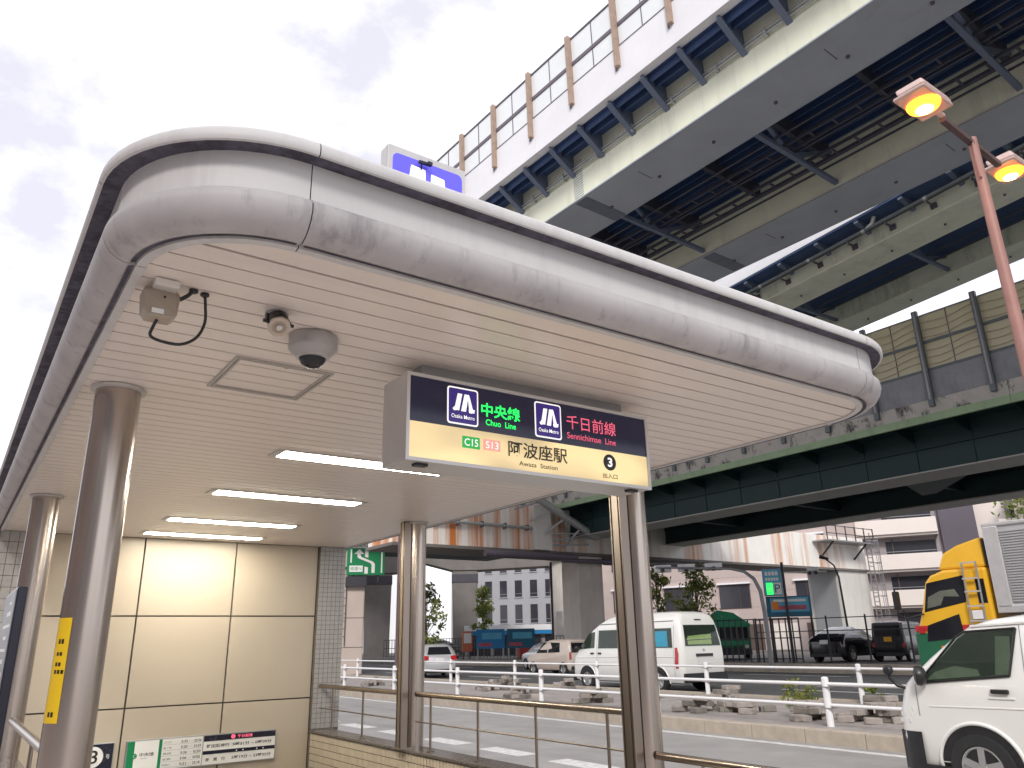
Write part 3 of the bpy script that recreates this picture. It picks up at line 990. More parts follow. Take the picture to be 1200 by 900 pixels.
for k in (2.44, 2.50, 2.63, 2.69):
    MB(CT).lathe([(.006, 0), (.006, .0015)], (k, YT - .004, -.911), axis=(0, -1, 0), n=10).build('dot', 'ink_white', pr_)
ttext('野田阪神行', 'ink_black', 2.165, 2.37, -.872, -.842, pr_, 0.02, .0025)
ttext('5時31分 ~ 0時09分', 'ink_black', 2.40, 2.77, -.870, -.840, pr_, 0.02, .0025)
ttext('南　巽　行', 'ink_black', 2.165, 2.34, -.985, -.955, pr_, 0.02, .0025)
ttext('5時19分 ~ 23時55分', 'ink_black', 2.40, 2.77, -.983, -.953, pr_, 0.02, .0025)

ex = thing('exit_sign', 'dark blue exit number sign with a white disc, left of the timetable', 'sign', CV(1.2, 8.03, -1.05))
MB(CT).box(1.03, 1.392, 8.01, 8.0295, -1.03, -.758).build('frame', 'alu_grey', ex, bevel=0.003)
MB(CT).box(1.04, 1.384, 8.0065, 8.0095, -1.02, -.766).build('panel', 'navy', ex)
ed = MB(CT).lathe([(.083, 0), (.083, .002)], (1.227, 8.0065, -.865), axis=(0, -1, 0), n=40).build('number_disc', 'ink_white', ex)
shown_text('number', '3', 'ink_black', ed, CV(1.205, 8.0040, -.915), X3, Z3, w=.062 * K, h=.105 * K, bold=0.01, thick=0.0006)
shown_text('lettering', '号', 'ink_white', ex, CV(1.330, 8.006, -.885), X3, Z3, w=.03 * K, h=.036 * K, thick=0.0006)

# ------------------------------------------------------------------ tiled parapets and handrails
pp = thing('tiled_parapet', 'low cream tiled parapet with dark stone top beside the road', 'wall', CV(3.24, 5.5, -1.38))
PY0, PY1 = 3.15, 7.985
MB(CT).box(3.150, 3.335, PY0, PY1, -3.4, -.812).build('core', 'grout', pp)
tag(tile_field((3.150, PY1, -1.42), (0, -1, 0), (0, 0, 1), (-1, 0, 0), 98, 10, .0490, .0605, .0075, .004).build('tile_facing', 'tile_cream', pp), kind='stuff')
MB(CT).box(3.135, 3.35, PY0 - .01, PY1, -.812, -.79).build('cap', 'cap_stone', pp, bevel=0.004)
pl2 = thing('tiled_parapet', 'low tiled parapet at the left edge under the left handrail', 'wall', CV(.42, 5.8, -1.38))
MB(CT).box(.335, .50, 3.5, 8.0, -3.4, -.642).build('core', 'grout', pl2)
tag(tile_field((.335, 8.0, -1.38), (0, -1, 0), (0, 0, 1), (-1, 0, 0), 64, 10, .07, .0735, .006, .004).build('tile_facing', 'tile_cream', pl2), kind='stuff')
MB(CT).box(.322, .513, 3.49, 8.0, -.642, -.62).build('cap', 'cap_stone', pl2, bevel=0.004)


def handrail(label, runs, name='handrail'):
    t = thing(name, label, 'handrail', CV(*runs[0]['a'][:2], -.79), group='stainless steel handrails round the stairs')
    for r in runs:
        MB(CT).tube([r['a'], r['b']], .021, 16).build('rail', 'steel_rail', t, smooth=50)
        if 'mid' in r:
            a, b = Vector(r['a']), Vector(r['b'])
            MB(CT).tube([(a.x, a.y, r['mid']), (b.x, b.y, r['mid'])], .006, 8).build('wire', 'steel_dull', t, smooth=50)
        for y in r['posts']:
            x = r['a'][0]
            MB(CT).tube([(x, y, r['base']), (x, y, r['a'][2])], .0095, 10).build('post', 'steel_dull', t, smooth=50)
            MB(CT).lathe([(.03, 0), (.03, .006), (.012, .010)], (x, y, r['base']), n=14).build('foot', 'steel_dull', t)
    return t


handrail('steel handrail on the parapet beyond the middle column', [dict(a=(3.22, 7.97, -.386), b=(3.22, 6.12, -.386), mid=-.59, base=-.79, posts=(7.64, 6.95, 6.22))])
handrail('steel handrail on the parapet between the two right columns', [dict(a=(3.22, 5.93, -.386), b=(3.22, 3.44, -.386), mid=-.59, base=-.79, posts=(5.71, 5.03, 4.34, 3.65))])
handrail('lower steel handrail running out from the rightmost column', [dict(a=(3.22, 3.26, -.59), b=(3.22, 1.9, -.59), base=-1.38, posts=(2.95, 2.0))])
handrail('steel handrail at the far left beside the dark notice board', [dict(a=(.42, 5.66, -.379), b=(.42, 3.42, -.379), base=-.62, posts=(5.2, 4.4, 3.7))])

nb = thing('notice_board', 'dark blue upright notice board cut off by the left edge', 'sign', CV(.23, 3.9, -1.38))
MB(CT).box(.212, .246, 3.6, 4.22, -1.1, .240).build('board', 'navy', nb, bevel=0.004)
MB(CT).box(.2095, .2118, 3.62, 4.2, -1.0, .23).build('poster', 'alu_grey', nb)
mk = MB(CT)
for i in range(26):
    z = .19 - i * .045
    mk.box(.2085, .2094, 3.66 + rnd.random() * .1, 3.8 + rnd.random() * .35, z - .008, z + rnd.random() * .012)
mk.build('print', 'ink_white', nb)
MB(CT).box(.215, .243, 3.66, 3.72, -1.38, -1.1).box(.215, .243, 4.1, 4.16, -1.38, -1.1).build('leg', 'alu_grey', nb)

# ================================================================== ELEVATED ROADS
class Line:
    """frame of an elevated road: u across (to the right), t along (away), w up, from the eye point"""

    def __init__(self, d):
        self.d = Vector(d).normalized()
        self.n = Vector((self.d.y, -self.d.x, 0)).normalized()
        self.w = self.n.cross(self.d)

    def __call__(self, p):
        return Vector((0, 0, EYE)) + self.n * p[0] + self.d * p[1] + self.w * p[2]

    def step(self, t):
        return self.d * t


def lattice(mb, u0, u1, t0, t1, w, n):
    """cable tray: two rails and rungs"""
    mb.box(u0, u0 + .05, t0, t1, w, w + .10).box(u1 - .05, u1, t0, t1, w, w + .10)
    for i in range(n):
        t = t0 + (t1 - t0) * (i + .5) / n
        mb.box(u0 + .05, u1 - .05, t - .03, t + .03, w + .02, w + .07)


# ---- upper expressway with noise barrier
E1 = Line((-0.0471, 0.9987, -0.0209))
e1 = thing('expressway', 'upper expressway with white noise barrier and cream box girders', 'expressway', E1((19, 20, 12)))
T0, T1 = -24.0, 96.0
UB = 14.0
# concrete barrier wall in 10 m casts
seg = MB(E1).box(UB, UB + .25, T0, T0 + 9.985, 15.50, 16.75).build('barrier_wall', 'barrier_white', e1)
for i in range(1, 12):
    copy_part(seg, e1, E1.step(i * 10.0))
seg = MB(E1).box(UB - .03, UB + .24, T0, T0 + 9.99, 15.33, 15.498).build('fascia_edge', 'barrier_white', e1)
for i in range(1, 12):
    copy_part(seg, e1, E1.step(i * 10.0))
# noise barrier: posts every 2 m, two rows of panes, two panes in each bay
tb = -5.87
post = MB(E1).box(UB - .13, UB + .03, tb - .07, tb + .07, 16.02, 18.62).build('post', 'post_tan', e1)
stub = MB(E1).box(UB - .02, UB + .05, tb + .075, tb + .14, 15.96, 16.12).box(UB - .02, UB + .05, tb + .075, tb + .14, 16.5, 16.6).box(UB - .02, UB + .05, tb + .075, tb + .13, 17.5, 17.6).build('bracket', 'rail_dark', post)
pan = []
for (wa, wb) in ((16.77, 17.47), (17.60, 18.50)):
    for k in (0, 1):
        pan.append(MB(E1).box(UB + .02, UB + .07, tb + .085 + k * .93, tb + .085 + k * .93 + .91, wa, wb).build('noise_pane', 'noise_panel', e1))
rails = [MB(E1).box(UB - .01, UB + .10, tb + .08, tb + 1.92, a, b).build('rail', 'rail_dark', e1) for a, b in ((17.47, 17.60), (18.50, 18.56), (16.74, 16.78))]
mul = MB(E1).box(UB + .0, UB + .09, tb + .995, tb + 1.015, 16.78, 18.5).build('mullion', 'rail_dark', e1)
for i in range(1, 42):
    for o in [post] + pan + rails + [mul]:
        c = copy_part(o, e1, E1.step(i * 2.0))
        if o is post:
            copy_part(stub, c, E1.step(0) * 0)
# deck and ribs
MB(E1).box(UB + .05, 24.2, T0, T1, 15.36, 15.62).build('deck', 'deck_navy', e1)
rb = MB(E1)
for u in [14.35, 14.62] + [16.6 + .32 * i for i in range(5)]:
    rb.box(u, u + .05, T0, T1, 15.13, 15.36)
tag(rb.build('deck_ribs', 'deck_navy', e1), kind='stuff')
# cantilever brackets
br = MB(E1).prism([(UB + .12, tb, 15.36), (UB + .12, tb, 15.24), (15.12, tb, 14.60), (15.12, tb, 15.36)], (0, .07, 0)).build('bracket', 'bracket_blue', e1)
fl = MB(E1).prism([(UB + .12, tb - .05, 15.235), (15.12, tb - .05, 14.595), (15.12, tb - .05, 14.56), (UB + .12, tb - .05, 15.20)], (0, .17, 0)).build('bracket_flange', 'bracket_blue', e1)
for i in range(-12, 70):
    if i:
        copy_part(br, e1, E1.step(i * 1.33))
        copy_part(fl, e1, E1.step(i * 1.33))
# box girders: webs and bottom flanges
WB, UW = 13.68, 15.12
for (ua, ub_, nm) in ((15.12, 16.95, 'box_girder'), (21.45, 23.4, 'box_girder')):
    g = MB(E1).box(ua, ub_, T0, T1, WB, 15.37).build(nm, 'girder_cream', e1)
    MB(E1).box(ua - .04, ub_ + .04, T0, T1, WB - .045, WB - .003).build('bottom_flange', 'flange_grey', g)
    bl = MB(E1)
    for i in range(60):
        bl.lathe([(.05, 0), (.05, .05)], ((ua + ub_) / 2 + .2, T0 + i * 2.05, WB - .046), axis=(0, 0, -1), n=8)
        if i % 3 == 0:
            bl.box((ua + ub_) / 2 - .5, (ua + ub_) / 2 + .1, T0 + i * 2.05 + .2, T0 + i * 2.05 + .23, WB - .049, WB - .046)
    tag(bl.build('drain_studs', 'rail_dark', g), kind='stuff')
    for tt_ in (15.0, 38.0):
        sp = MB(E1).box(ua + .05, ub_ - .05, tt_, tt_ + .52, WB - .056, WB - .046).build('splice_plate', 'splice_blue', g)
        for k in range(3):
            MB(E1).box(ua + .08 + k * .6, ua + .64 + k * .6, tt_ + .04, tt_ + .48, WB - .062, WB - .057).build('cover_plate', 'splice_blue', sp)
# bolt rows on the near web
bt = MB(E1)
for i in range(8):
    for j in range(16):
        bt.lathe([(.022, 0), (.018, .018)], (UW, 15.08 + i * .055, WB + .08 + j * .085), axis=(-1, 0, 0), n=6)
tag(bt.build('rivets', 'flange_grey', e1), kind='stuff')
# conduit along the near web
MB(E1).tube([(UW - .10, T0, 14.80), (UW - .10, T1, 14.80)], .035, 8).tube([(UW - .10, T0, 14.69), (UW - .10, T1, 14.69)], .03, 8).build('conduit', 'pipe_grey', e1, smooth=50)
cl = MB(E1).box(UW - .16, UW - .002, tb - .03, tb + .03, 14.62, 14.86).build('clamp', 'pipe_grey', e1)
for i in range(1, 40):
    copy_part(cl, e1, E1.step(i * 1.55))
# middle bay: floor beams, cross frames, cable trays
fb_ = MB(E1).box(16.96, 21.44, tb, tb + .16, 14.75, 15.35).build('floor_beam', 'tray_dark', e1)
for i in range(-5, 32):
    if i:
        copy_part(fb_, e1, E1.step(i * 2.66))
md = MB(E1)
for u in [17.2 + .33 * i for i in range(13)]:
    md.box(u, u + .045, T0, T1, 15.14, 15.36)
tag(md.build('deck_ribs', 'deck_navy', e1), kind='stuff')
for uc, w in ((18.75, 13.95), (19.9, 13.85)):
    mb = MB(E1)
    lattice(mb, uc - .22, uc + .22, -12, 60, w, 100)
    tag(mb.build('cable_tray', 'tray_dark', e1), kind='stuff')
for u in (18.2, 19.3, 20.5, 20.8):
    MB(E1).tube([(u, T0, 14.1), (u, T1, 14.1)], .04, 6).build('pipe', 'tray_dark', e1, smooth=50)
cf = MB(E1).bar((16.96, tb, 15.0), (18.9, tb, 13.9), .12, .12).bar((21.44, tb, 15.0), (19.1, tb, 13.9), .12, .12).bar((16.96, tb, 13.86), (21.44, tb, 13.86), .14, .14).build('cross_frame', 'bracket_blue', e1)
for i in range(1, 10):
    copy_part(cf, e1, E1.step(i * 5.32))

# ---- ramp beside it
E2 = Line((0.0264, 0.998, -0.0581))
e2 = thing('ramp_viaduct', 'narrower ramp viaduct with a long pipe on brackets along its girder', 'viaduct', E2((29, 20, 14)))
V0 = 24.85
MB(E2).box(V0, V0 + .22, T0, T1, 15.47, 16.55).build('barrier_wall', 'barrier_white', e2)
MB(E2).box(V0 + .03, 33.0, T0, T1, 15.40, 15.62).build('deck', 'deck_navy', e2)
for (ua, ub_) in ((25.75, 27.42), (30.62, 32.05)):
    g = MB(E2).box(ua, ub_, T0, T1, 14.58, 15.41).build('box_girder', 'ramp_cream', e2)
    MB(E2).box(ua - .03, ub_ + .03, T0, T1, 14.53, 14.577).build('bottom_flange', 'girder_cream', g)
    bl = MB(E2)
    for i in range(60):
        bl.lathe([(.045, 0), (.045, .05)], ((ua + ub_) / 2 + .1, T0 + i * 2.05, 14.529), axis=(0, 0, -1), n=8)
    tag(bl.build('drain_studs', 'rail_dark', g), kind='stuff')
    for q in (20.5, 44):
        MB(E2).box(ua + .05, ub_ - .05, q, q + .6, 14.515, 14.527).build('splice_plate', 'splice_blue', g)
br = MB(E2).prism([(V0 + .08, -8, 15.40), (V0 + .08, -8, 15.28), (25.75, -8, 15.05), (25.75, -8, 15.40)], (0, .16, 0)).build('bracket', 'bracket_blue', e2)
for i in range(1, 36):
    copy_part(br, e2, E2.step(i * 1.75))
MB(E2).tube([(25.30, -10, 15.02), (25.30, T1, 15.02)], .10, 12).build('drain_pipe', 'pipe_dark', e2, smooth=50)
for i, q in enumerate((13.0, 22.6)):
    MB(E2).tube([(25.30, q, 15.02), (25.24, q - .35, 15.12), (25.2, q - .5, 15.32)], .08, 10).build('pipe_bend', 'pipe_grey', e2, smooth=50)
hg = MB(E2).box(25.26, 25.749, -7.98, -7.93, 14.84, 14.90).box(25.26, 25.34, -7.98, -7.93, 14.84, 14.93).box(25.70, 25.748, -8.07, -7.84, 14.74, 14.96).build('pipe_hanger', 'rail_dark', e2)
for i in range(1, 40):
    copy_part(hg, e2, E2.step(i * 1.55))
pj = MB(E2).lathe([(.10, 0), (.10, .12)], (25.30, -8.6, 15.02), axis=(0, 1, 0), n=12).build('pipe_joint', 'alu', e2)
for i in range(1, 26):
    copy_part(pj, e2, E2.step(i * 2.4))
lm = MB(E2).box(V0 - .09, V0 - .005, 27.6, 27.75, 15.95, 16.08).build('marker_lamp', 'rail_dark', e2)
for i in (1, 2, 3):
    copy_part(lm, e2, E2.step(i * 2.2))
fr2 = MB(E2).bar((27.43, -8, 15.3), (29, -8, 14.75), .12, .12).bar((30.6, -8, 15.3), (29, -8, 14.75), .12, .12).bar((27.43, -8, 14.70), (30.6, -8, 14.70), .12, .12).build('cross_frame', 'bracket_blue', e2)
for i in range(1, 12):
    copy_part(fr2, e2, E2.step(i * 5.2))
for u in (28.0, 28.9, 29.6):
    MB(E2).tube([(u, T0, 14.85), (u, T1, 14.85)], .045, 6).build('pipe', 'tray_dark', e2, smooth=50)

# ---- low green viaduct with yellowish noise barrier
E3 = Line((0.0, 1.0, -0.0008))
e3 = thing('green_viaduct', 'low dark green viaduct with yellowed noise barrier panels', 'viaduct', E3((32, 20, 6)))
U3 = 26.5
S0, S1 = -30.0, 60.0
edge = MB(E3).box(U3 - .02, U3 + .10, S0, S0 + 9.99, 6.86, 7.13).build('edge_beam', 'edge_green', e3)
kbb = MB(E3).box(U3 + .02, U3 + .30, S0, S0 + 9.985, 7.13, 7.62).build('kerb_block', 'kerb_concrete', e3)
for i in range(1, 9):
    copy_part(edge, e3, E3.step(i * 10.0))
    copy_part(kbb, e3, E3.step(i * 10.0))
tb3 = -13.6
pg = MB(E3).box(U3 + .06, U3 + .12, tb3 + .07, tb3 + 1.93, 7.615, 8.625).build('lower_panel', 'panel_grey', e3)
pgo = MB(E3).box(U3 + .05, U3 + .13, tb3 + .07, tb3 + 1.93, 8.626, 8.72).build('rail', 'post_steel', e3)
post3 = MB(E3).box(U3 - .09, U3 + .05, tb3 - .09, tb3 + .09, 7.35, 10.86).build('post', 'post_steel', e3)
fl3 = MB(E3).box(U3 - .105, U3 - .09, tb3 - .035, tb3 + .035, 7.6, 10.8).build('flange', 'grey_metal', post3)
bo = MB(E3)
for k in range(9):
    bo.box(U3 - .125, U3 - .105, tb3 + .05, tb3 + .08, 8.9 + k * .2, 8.96 + k * .2)
bo = bo.build('bolts', 'grey_metal', post3)
pns = []
for wa, wb in ((8.73, 9.62), (9.72, 10.66)):
    for k in (0, 1):
        pns.append(MB(E3).box(U3 + .07, U3 + .11, tb3 + .06 + k * .94, tb3 + .06 + k * .94 + .938, wa - .01, wb + .01).build('noise_pane', 'noise_yellow', e3))
mr = MB(E3).box(U3 + .03, U3 + .13, tb3 + .095, tb3 + 1.905, 9.62, 9.72).build('rail', 'post_steel', e3)
ml = MB(E3).box(U3 + .04, U3 + .12, tb3 + .99, tb3 + 1.005, 8.72, 10.66).build('mullion', 'post_steel', e3)
tr3 = MB(E3).box(U3 + .05, U3 + .13, tb3 + .095, tb3 + 1.905, 10.66, 10.70).build('rail', 'post_steel', e3)
wv = MB(E3)
for k, w in enumerate((8.95, 9.2, 9.45, 9.92, 10.18, 10.45)):
    p = []
    for i in range(13):
        s = i / 12
        p.append((U3 + .045, tb3 + .1 + 1.8 * s, w + .10 * math.sin(s * 6.28 * 0.9 + .5 + .25 * k) * .55 - .10 * s))
    wv.tube(p, .011, 5, cap=False)
wv = tag(wv.build('tie_wires', 'post_tan', e3), kind='stuff')
for i in range(1, 32):
    for o in [pg, pgo, post3, mr, ml, tr3, wv] + pns:
        c = copy_part(o, e3, E3.step(i * 2.0))
        if o is post3:
            copy_part(fl3, c, (0, 0, 0))
            copy_part(bo, c, (0, 0, 0))
MB(E3).box(U3 + .06, 39.5, S0, S1, 7.02, 7.13).build('deck', 'deck_green', e3)
for ua, ub_, wbt in ((28.0, 29.62, 5.50), (35.55, 37.1, 5.50)):
    g = MB(E3).box(ua, ub_, S0, 35.9, wbt, 7.03).build('box_girder', 'deck_green', e3)
    fp = MB(E3).box(ua - .12, ub_ + .12, S0, S0 + 2.985, wbt - .05, wbt - .002).build('bottom_flange', 'flange_concrete', g)
    for i in range(1, 22):
        copy_part(fp, g, E3.step(i * 3.0))
    MB(E3).box(ua - .10, ua - .002, S0, 35.9, 6.30, 6.36).build('stiffener', 'deck_green', g)
b3 = MB(E3).prism([(U3 + .1, -8, 7.02), (U3 + .1, -8, 6.86), (28.0, -8, 6.6), (28.0, -8, 7.02)], (0, .06, 0)).build('bracket', 'deck_green', e3)
w3 = MB(E3).box(27.97, 27.999, -8, -7.92, 5.55, 6.98).build('web_stiffener', 'deck_green', e3)
for i in range(1, 22):
    copy_part(b3, e3, E3.step(i * 2.0))
    copy_part(w3, e3, E3.step(i * 2.0))
x3 = MB(E3).box(29.64, 35.53, -8, -7.75, 5.85, 7.0).build('cross_beam', 'deck_green', e3)
for i in range(1, 8):
    copy_part(x3, e3, E3.step(i * 6.0))
# sloping flange gussets where the cross beams meet the girder
MB(E3).prism([(29.75, 13.0, 5.52), (33.0, 16.0, 5.52), (33.0, 16.6, 5.52), (29.75, 15.6, 5.52)], (0, 0, .05)).build('gusset', 'deck_green', e3)

# ================================================================== PIERS
p1 = thing('portal_pier', 'white steel portal pier streaked with rust under the green viaduct', 'pier', (42, 35.5, 0))
MB().box(17.0, 27.39, 34.0, 36.8, 6.20, 8.55).build('cross_beam', 'rusty_white', p1, bevel=0.02)
MB().box(27.40, 57.2, 34.0, 36.8, 6.20, 8.55).build('cross_beam', 'rust_light', p1, bevel=0.02)
MB().box(16.9, 57.25, 33.86, 36.9, 6.05, 6.198).build('bottom_flange', 'pier_dark', p1)
MB().box(53.4, 57.2, 34.02, 36.7, -.2, 6.05).build('column', 'pale_steel', p1, bevel=0.04)
MB().box(53.30, 53.399, 34.3, 36.4, -.2, 6.0).build('panel', 'alu_grey', p1)  # grey sheet standing in for shade on the column's inner face
MB().prism([(28.5, 34.05, -.2), (30.3, 34.05, -.2), (30.3, 34.05, 6.05), (28.5, 34.05, 6.05)], (0, 1.5, 0)).build('column', 'pier_concrete', p1, bevel=0.05)
lp = MB().tube([(17.2, 33.78, 7.35), (25.4, 33.78, 7.35)], .09, 10)
lp.build('pipe', 'pipe_grey', p1, smooth=50)
sp = MB().box(17.6, 17.66, 33.70, 33.999, 7.2, 7.5).build('pipe_clamp', 'rail_dark', p1)
for i in range(1, 6):
    copy_part(sp, p1, (i * 1.45, 0, 0))
MB().box(25.2, 26.35, 33.6, 33.998, 6.2, 8.56).build('end_panel', 'pale_steel', p1)
# sloping drain pipe and its steel frame at the beam end
MB().tube([(24.9, 33.0, 8.9), (28.6, 32.4, 6.85)], .19, 12).build('drain_pipe', 'pipe_grey', p1, smooth=50)
fm = MB().tube([(24.9, 33.1, 8.75), (28.5, 32.5, 6.75)], .06, 8)
for t in (.1, .3, .5, .75):
    x, z = 24.9 + 3.7 * t, 8.9 - 2.05 * t
    fm.bar((x, 33.1 - .6 * t, z), (x - 1.2 * (1 - t) - .3, 33.55, z - .9 * (.4 + t)), .10, .10)
fm.build('pipe_frame', 'grey_metal', p1)
cz = MB()
for z in (6.45, 6.75, 7.05):
    cz.tube([(26.3, 33.4, z), (28.2, 32.7, z + .05)], .05, 6)
cz.build('cable_bundle', 'grey_metal', p1)
for x, z, r in ((22.0, 5.85, .16), (27.0, 5.7, .12), (30.0, 5.72, .18), (33.5, 5.75, .12)):
    MB().tube([(x, 33.6, z), (x + 6, 33.5, z + .05)], r, 8).build('under_pipe', 'rail_dark', p1, smooth=50)
# inspection platform and caged ladder
pf = MB().box(50.6, 56.6, 32.7, 33.95, 7.95, 8.05).build('platform', 'grey_metal', p1)
rl = MB()
for z in (8.5, 9.05):
    rl.bar((50.6, 32.72, z), (56.6, 32.72, z), .05, .05)
rl.build('platform_rail', 'dark_metal', pf)
pp_ = MB().box(50.6, 50.66, 32.69, 32.75, 8.05, 9.1).build('platform_post', 'dark_metal', pf)
for i in range(1, 6):
    copy_part(pp_, pf, (i * 1.18, 0, 0))
for x in (51.4, 55.6):
    MB().bar((x, 32.8, 7.95), (x, 33.96, 6.9), .10, .10).build('strut', 'dark_metal', pf)
ld = MB()
for x in (56.2, 56.85):
    ld.box(x, x + .06, 33.2, 33.26, 0.3, 8.9)
ld = ld.build('ladder', 'grey_metal', p1)
rg = MB().box(56.26, 56.85, 33.21, 33.25, .6, .65).build('rung', 'grey_metal', ld)
for i in range(1, 26):
    copy_part(rg, ld, (0, 0, i * .32))
hp = MB().tube([(56.2 + .36 + .42 * math.cos(R(a)), 33.0 + .42 * math.sin(R(a)) - .12, 2.6) for a in range(150, 391, 24)], .025, 6).build('cage_hoop', 'grey_metal', ld)
for i in range(1, 8):
    copy_part(hp, ld, (0, 0, i * .8))
cb = MB()
for a in (190, 230, 270, 310, 350):
    cb.bar((56.56 + .42 * math.cos(R(a)), 32.88 + .42 * math.sin(R(a)), 2.5), (56.56 + .42 * math.cos(R(a)), 32.88 + .42 * math.sin(R(a)), 8.4), .03, .03)
cb.build('cage_bars', 'grey_metal', ld)

# T-shaped concrete piers and their deck, farther down the road
def facing(cx, cy, az):
    """frame at (cx, cy): a = to the right seen from the street, b = away, z up"""
    a = Vector((math.cos(R(az)), -math.sin(R(az)), 0))
    b = Vector((math.sin(R(az)), math.cos(R(az)), 0))
    return lambda p: Vector((cx, cy, 0)) + a * p[0] + b * p[1] + Z3 * p[2]


def tpier(label, cx, cy, az, wcol, zcap, a0, a1, band):
    F_ = facing(cx, cy, az)
    t = thing('concrete_pier', label, 'pier', (cx, cy, 0), group='concrete piers under the far viaduct')
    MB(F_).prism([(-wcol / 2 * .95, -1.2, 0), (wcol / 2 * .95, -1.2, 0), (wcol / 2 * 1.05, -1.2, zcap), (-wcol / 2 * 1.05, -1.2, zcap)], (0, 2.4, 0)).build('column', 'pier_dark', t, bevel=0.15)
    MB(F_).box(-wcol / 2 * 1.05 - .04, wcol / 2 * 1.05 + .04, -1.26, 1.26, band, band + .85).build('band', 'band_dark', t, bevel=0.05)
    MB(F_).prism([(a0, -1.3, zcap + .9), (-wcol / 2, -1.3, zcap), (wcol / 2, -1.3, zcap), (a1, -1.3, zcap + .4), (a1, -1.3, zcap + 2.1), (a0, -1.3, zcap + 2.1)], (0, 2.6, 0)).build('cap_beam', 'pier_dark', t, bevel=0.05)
    return t


tpier('dark T shaped concrete pier behind the silver car, banded near its top', 43.7, 70.6, 31.7, 2.5, 8.6, -4.6, 10.5, 7.4)
tpier('dark concrete pier with a black band left of the brown pole', 35.9, 74.9, 25.6, 2.6, 8.4, -6.0, 4.3, 7.3)
fv = thing('far_viaduct', 'distant dark viaduct deck carried by the concrete piers', 'viaduct', (44, 74, 0))
Ff = facing(40, 74, 28)
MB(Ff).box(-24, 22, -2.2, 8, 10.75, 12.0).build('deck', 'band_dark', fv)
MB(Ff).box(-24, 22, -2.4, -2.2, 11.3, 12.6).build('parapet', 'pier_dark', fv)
pk = thing('concrete_pier', 'pinkish concrete pier below the green direction sign', 'pier', (19.1, 43.0, 0), group='concrete piers of the expressway')
Fp = facing(19.1, 43.0, 23.5)
MB(Fp).box(-.95, .62, 0, 2.2, -.1, 14.0).build('column', 'pier_pink', pk, bevel=0.08)
jn = MB(Fp).box(-.955, .625, -.006, -.0, 3.0, 3.04).build('joint', 'pier_dark', pk)
copy_part(jn, pk, (0, 0, -1.6))
copy_part(jn, pk, (0, 0, 2.4))
lb = MB(Fp)
for x in (-.85, -.45):
    lb.box(x, x + .04, -.12, -.08, 1.5, 5.2)
lb = lb.build('ladder', 'dark_metal', pk)
rg = MB(Fp).box(-.81, -.45, -.11, -.09, 2.0, 2.03).build('rung', 'dark_metal', lb)
for i in range(1, 8):
    copy_part(rg, lb, (0, 0, i * .42))
gp = thing('concrete_pier', 'grey rounded concrete pier with a white drainpipe, right of the grey office', 'pier', (44.3, 55.2, 0), group='concrete piers of the expressway')
MB().lathe([(1.5, 0), (1.5, 8.6)], (45.0, 55.2, -.1), n=28).build('column', 'pier_concrete', gp, smooth=50)
MB().lathe([(2.1, 0), (2.1, .9)], (45.0, 55.2, 8.5), n=28).build('cap', 'pier_dark', gp, smooth=40)
MB().tube([(44.6, 53.6, 8.3), (44.6, 53.6, 4.2), (44.0, 53.9, 3.2), (43.6, 54.2, 2.6), (43.6, 54.2, .4)], .13, 8).build('drain_pipe', 'pale_steel', gp, smooth=50)

# ================================================================== STREET FURNITURE
def guardrail(label, x, y0, step, n, zb, h, rails):
    t = thing('guardrail', label, 'guardrail', (x, y0, zb), group='white pipe guardrails along the median')
    p = MB().tube([(x, y0, zb), (x, y0, zb + h)], .057, 16).lathe([(.057, 0), (.05, .012), (.02, .022)], (x, y0, zb + h), n=16).build('post', 'white_paint', t, smooth=40)
    cl_ = MB()
    for r in rails:
        cl_.box(x - .066, x + .066, y0 - .13, y0 + .13, zb + r - .045, zb + r - .036)
    cl_ = cl_.build('bracket', 'grey_metal', t)
    for i in range(1, n):
        copy_part(p, t, (0, i * step, 0))
        copy_part(cl_, t, (0, i * step, 0))
    for r in rails:
        MB().tube([(x, y0 - .8, zb + r), (x, y0 + (n - 1) * step + .8, zb + r)], .028, 12).build('rail', 'white_paint', t, smooth=50)


guardrail('white pipe guardrail along the near kerb of the median', 11.95, 0.45, 3.85, 14, .15, .73, (.64, .32))
guardrail('white pipe guardrail along the far side of the median', 16.2, 1.7, 4.25, 13, .15, .78, (.70, .37))

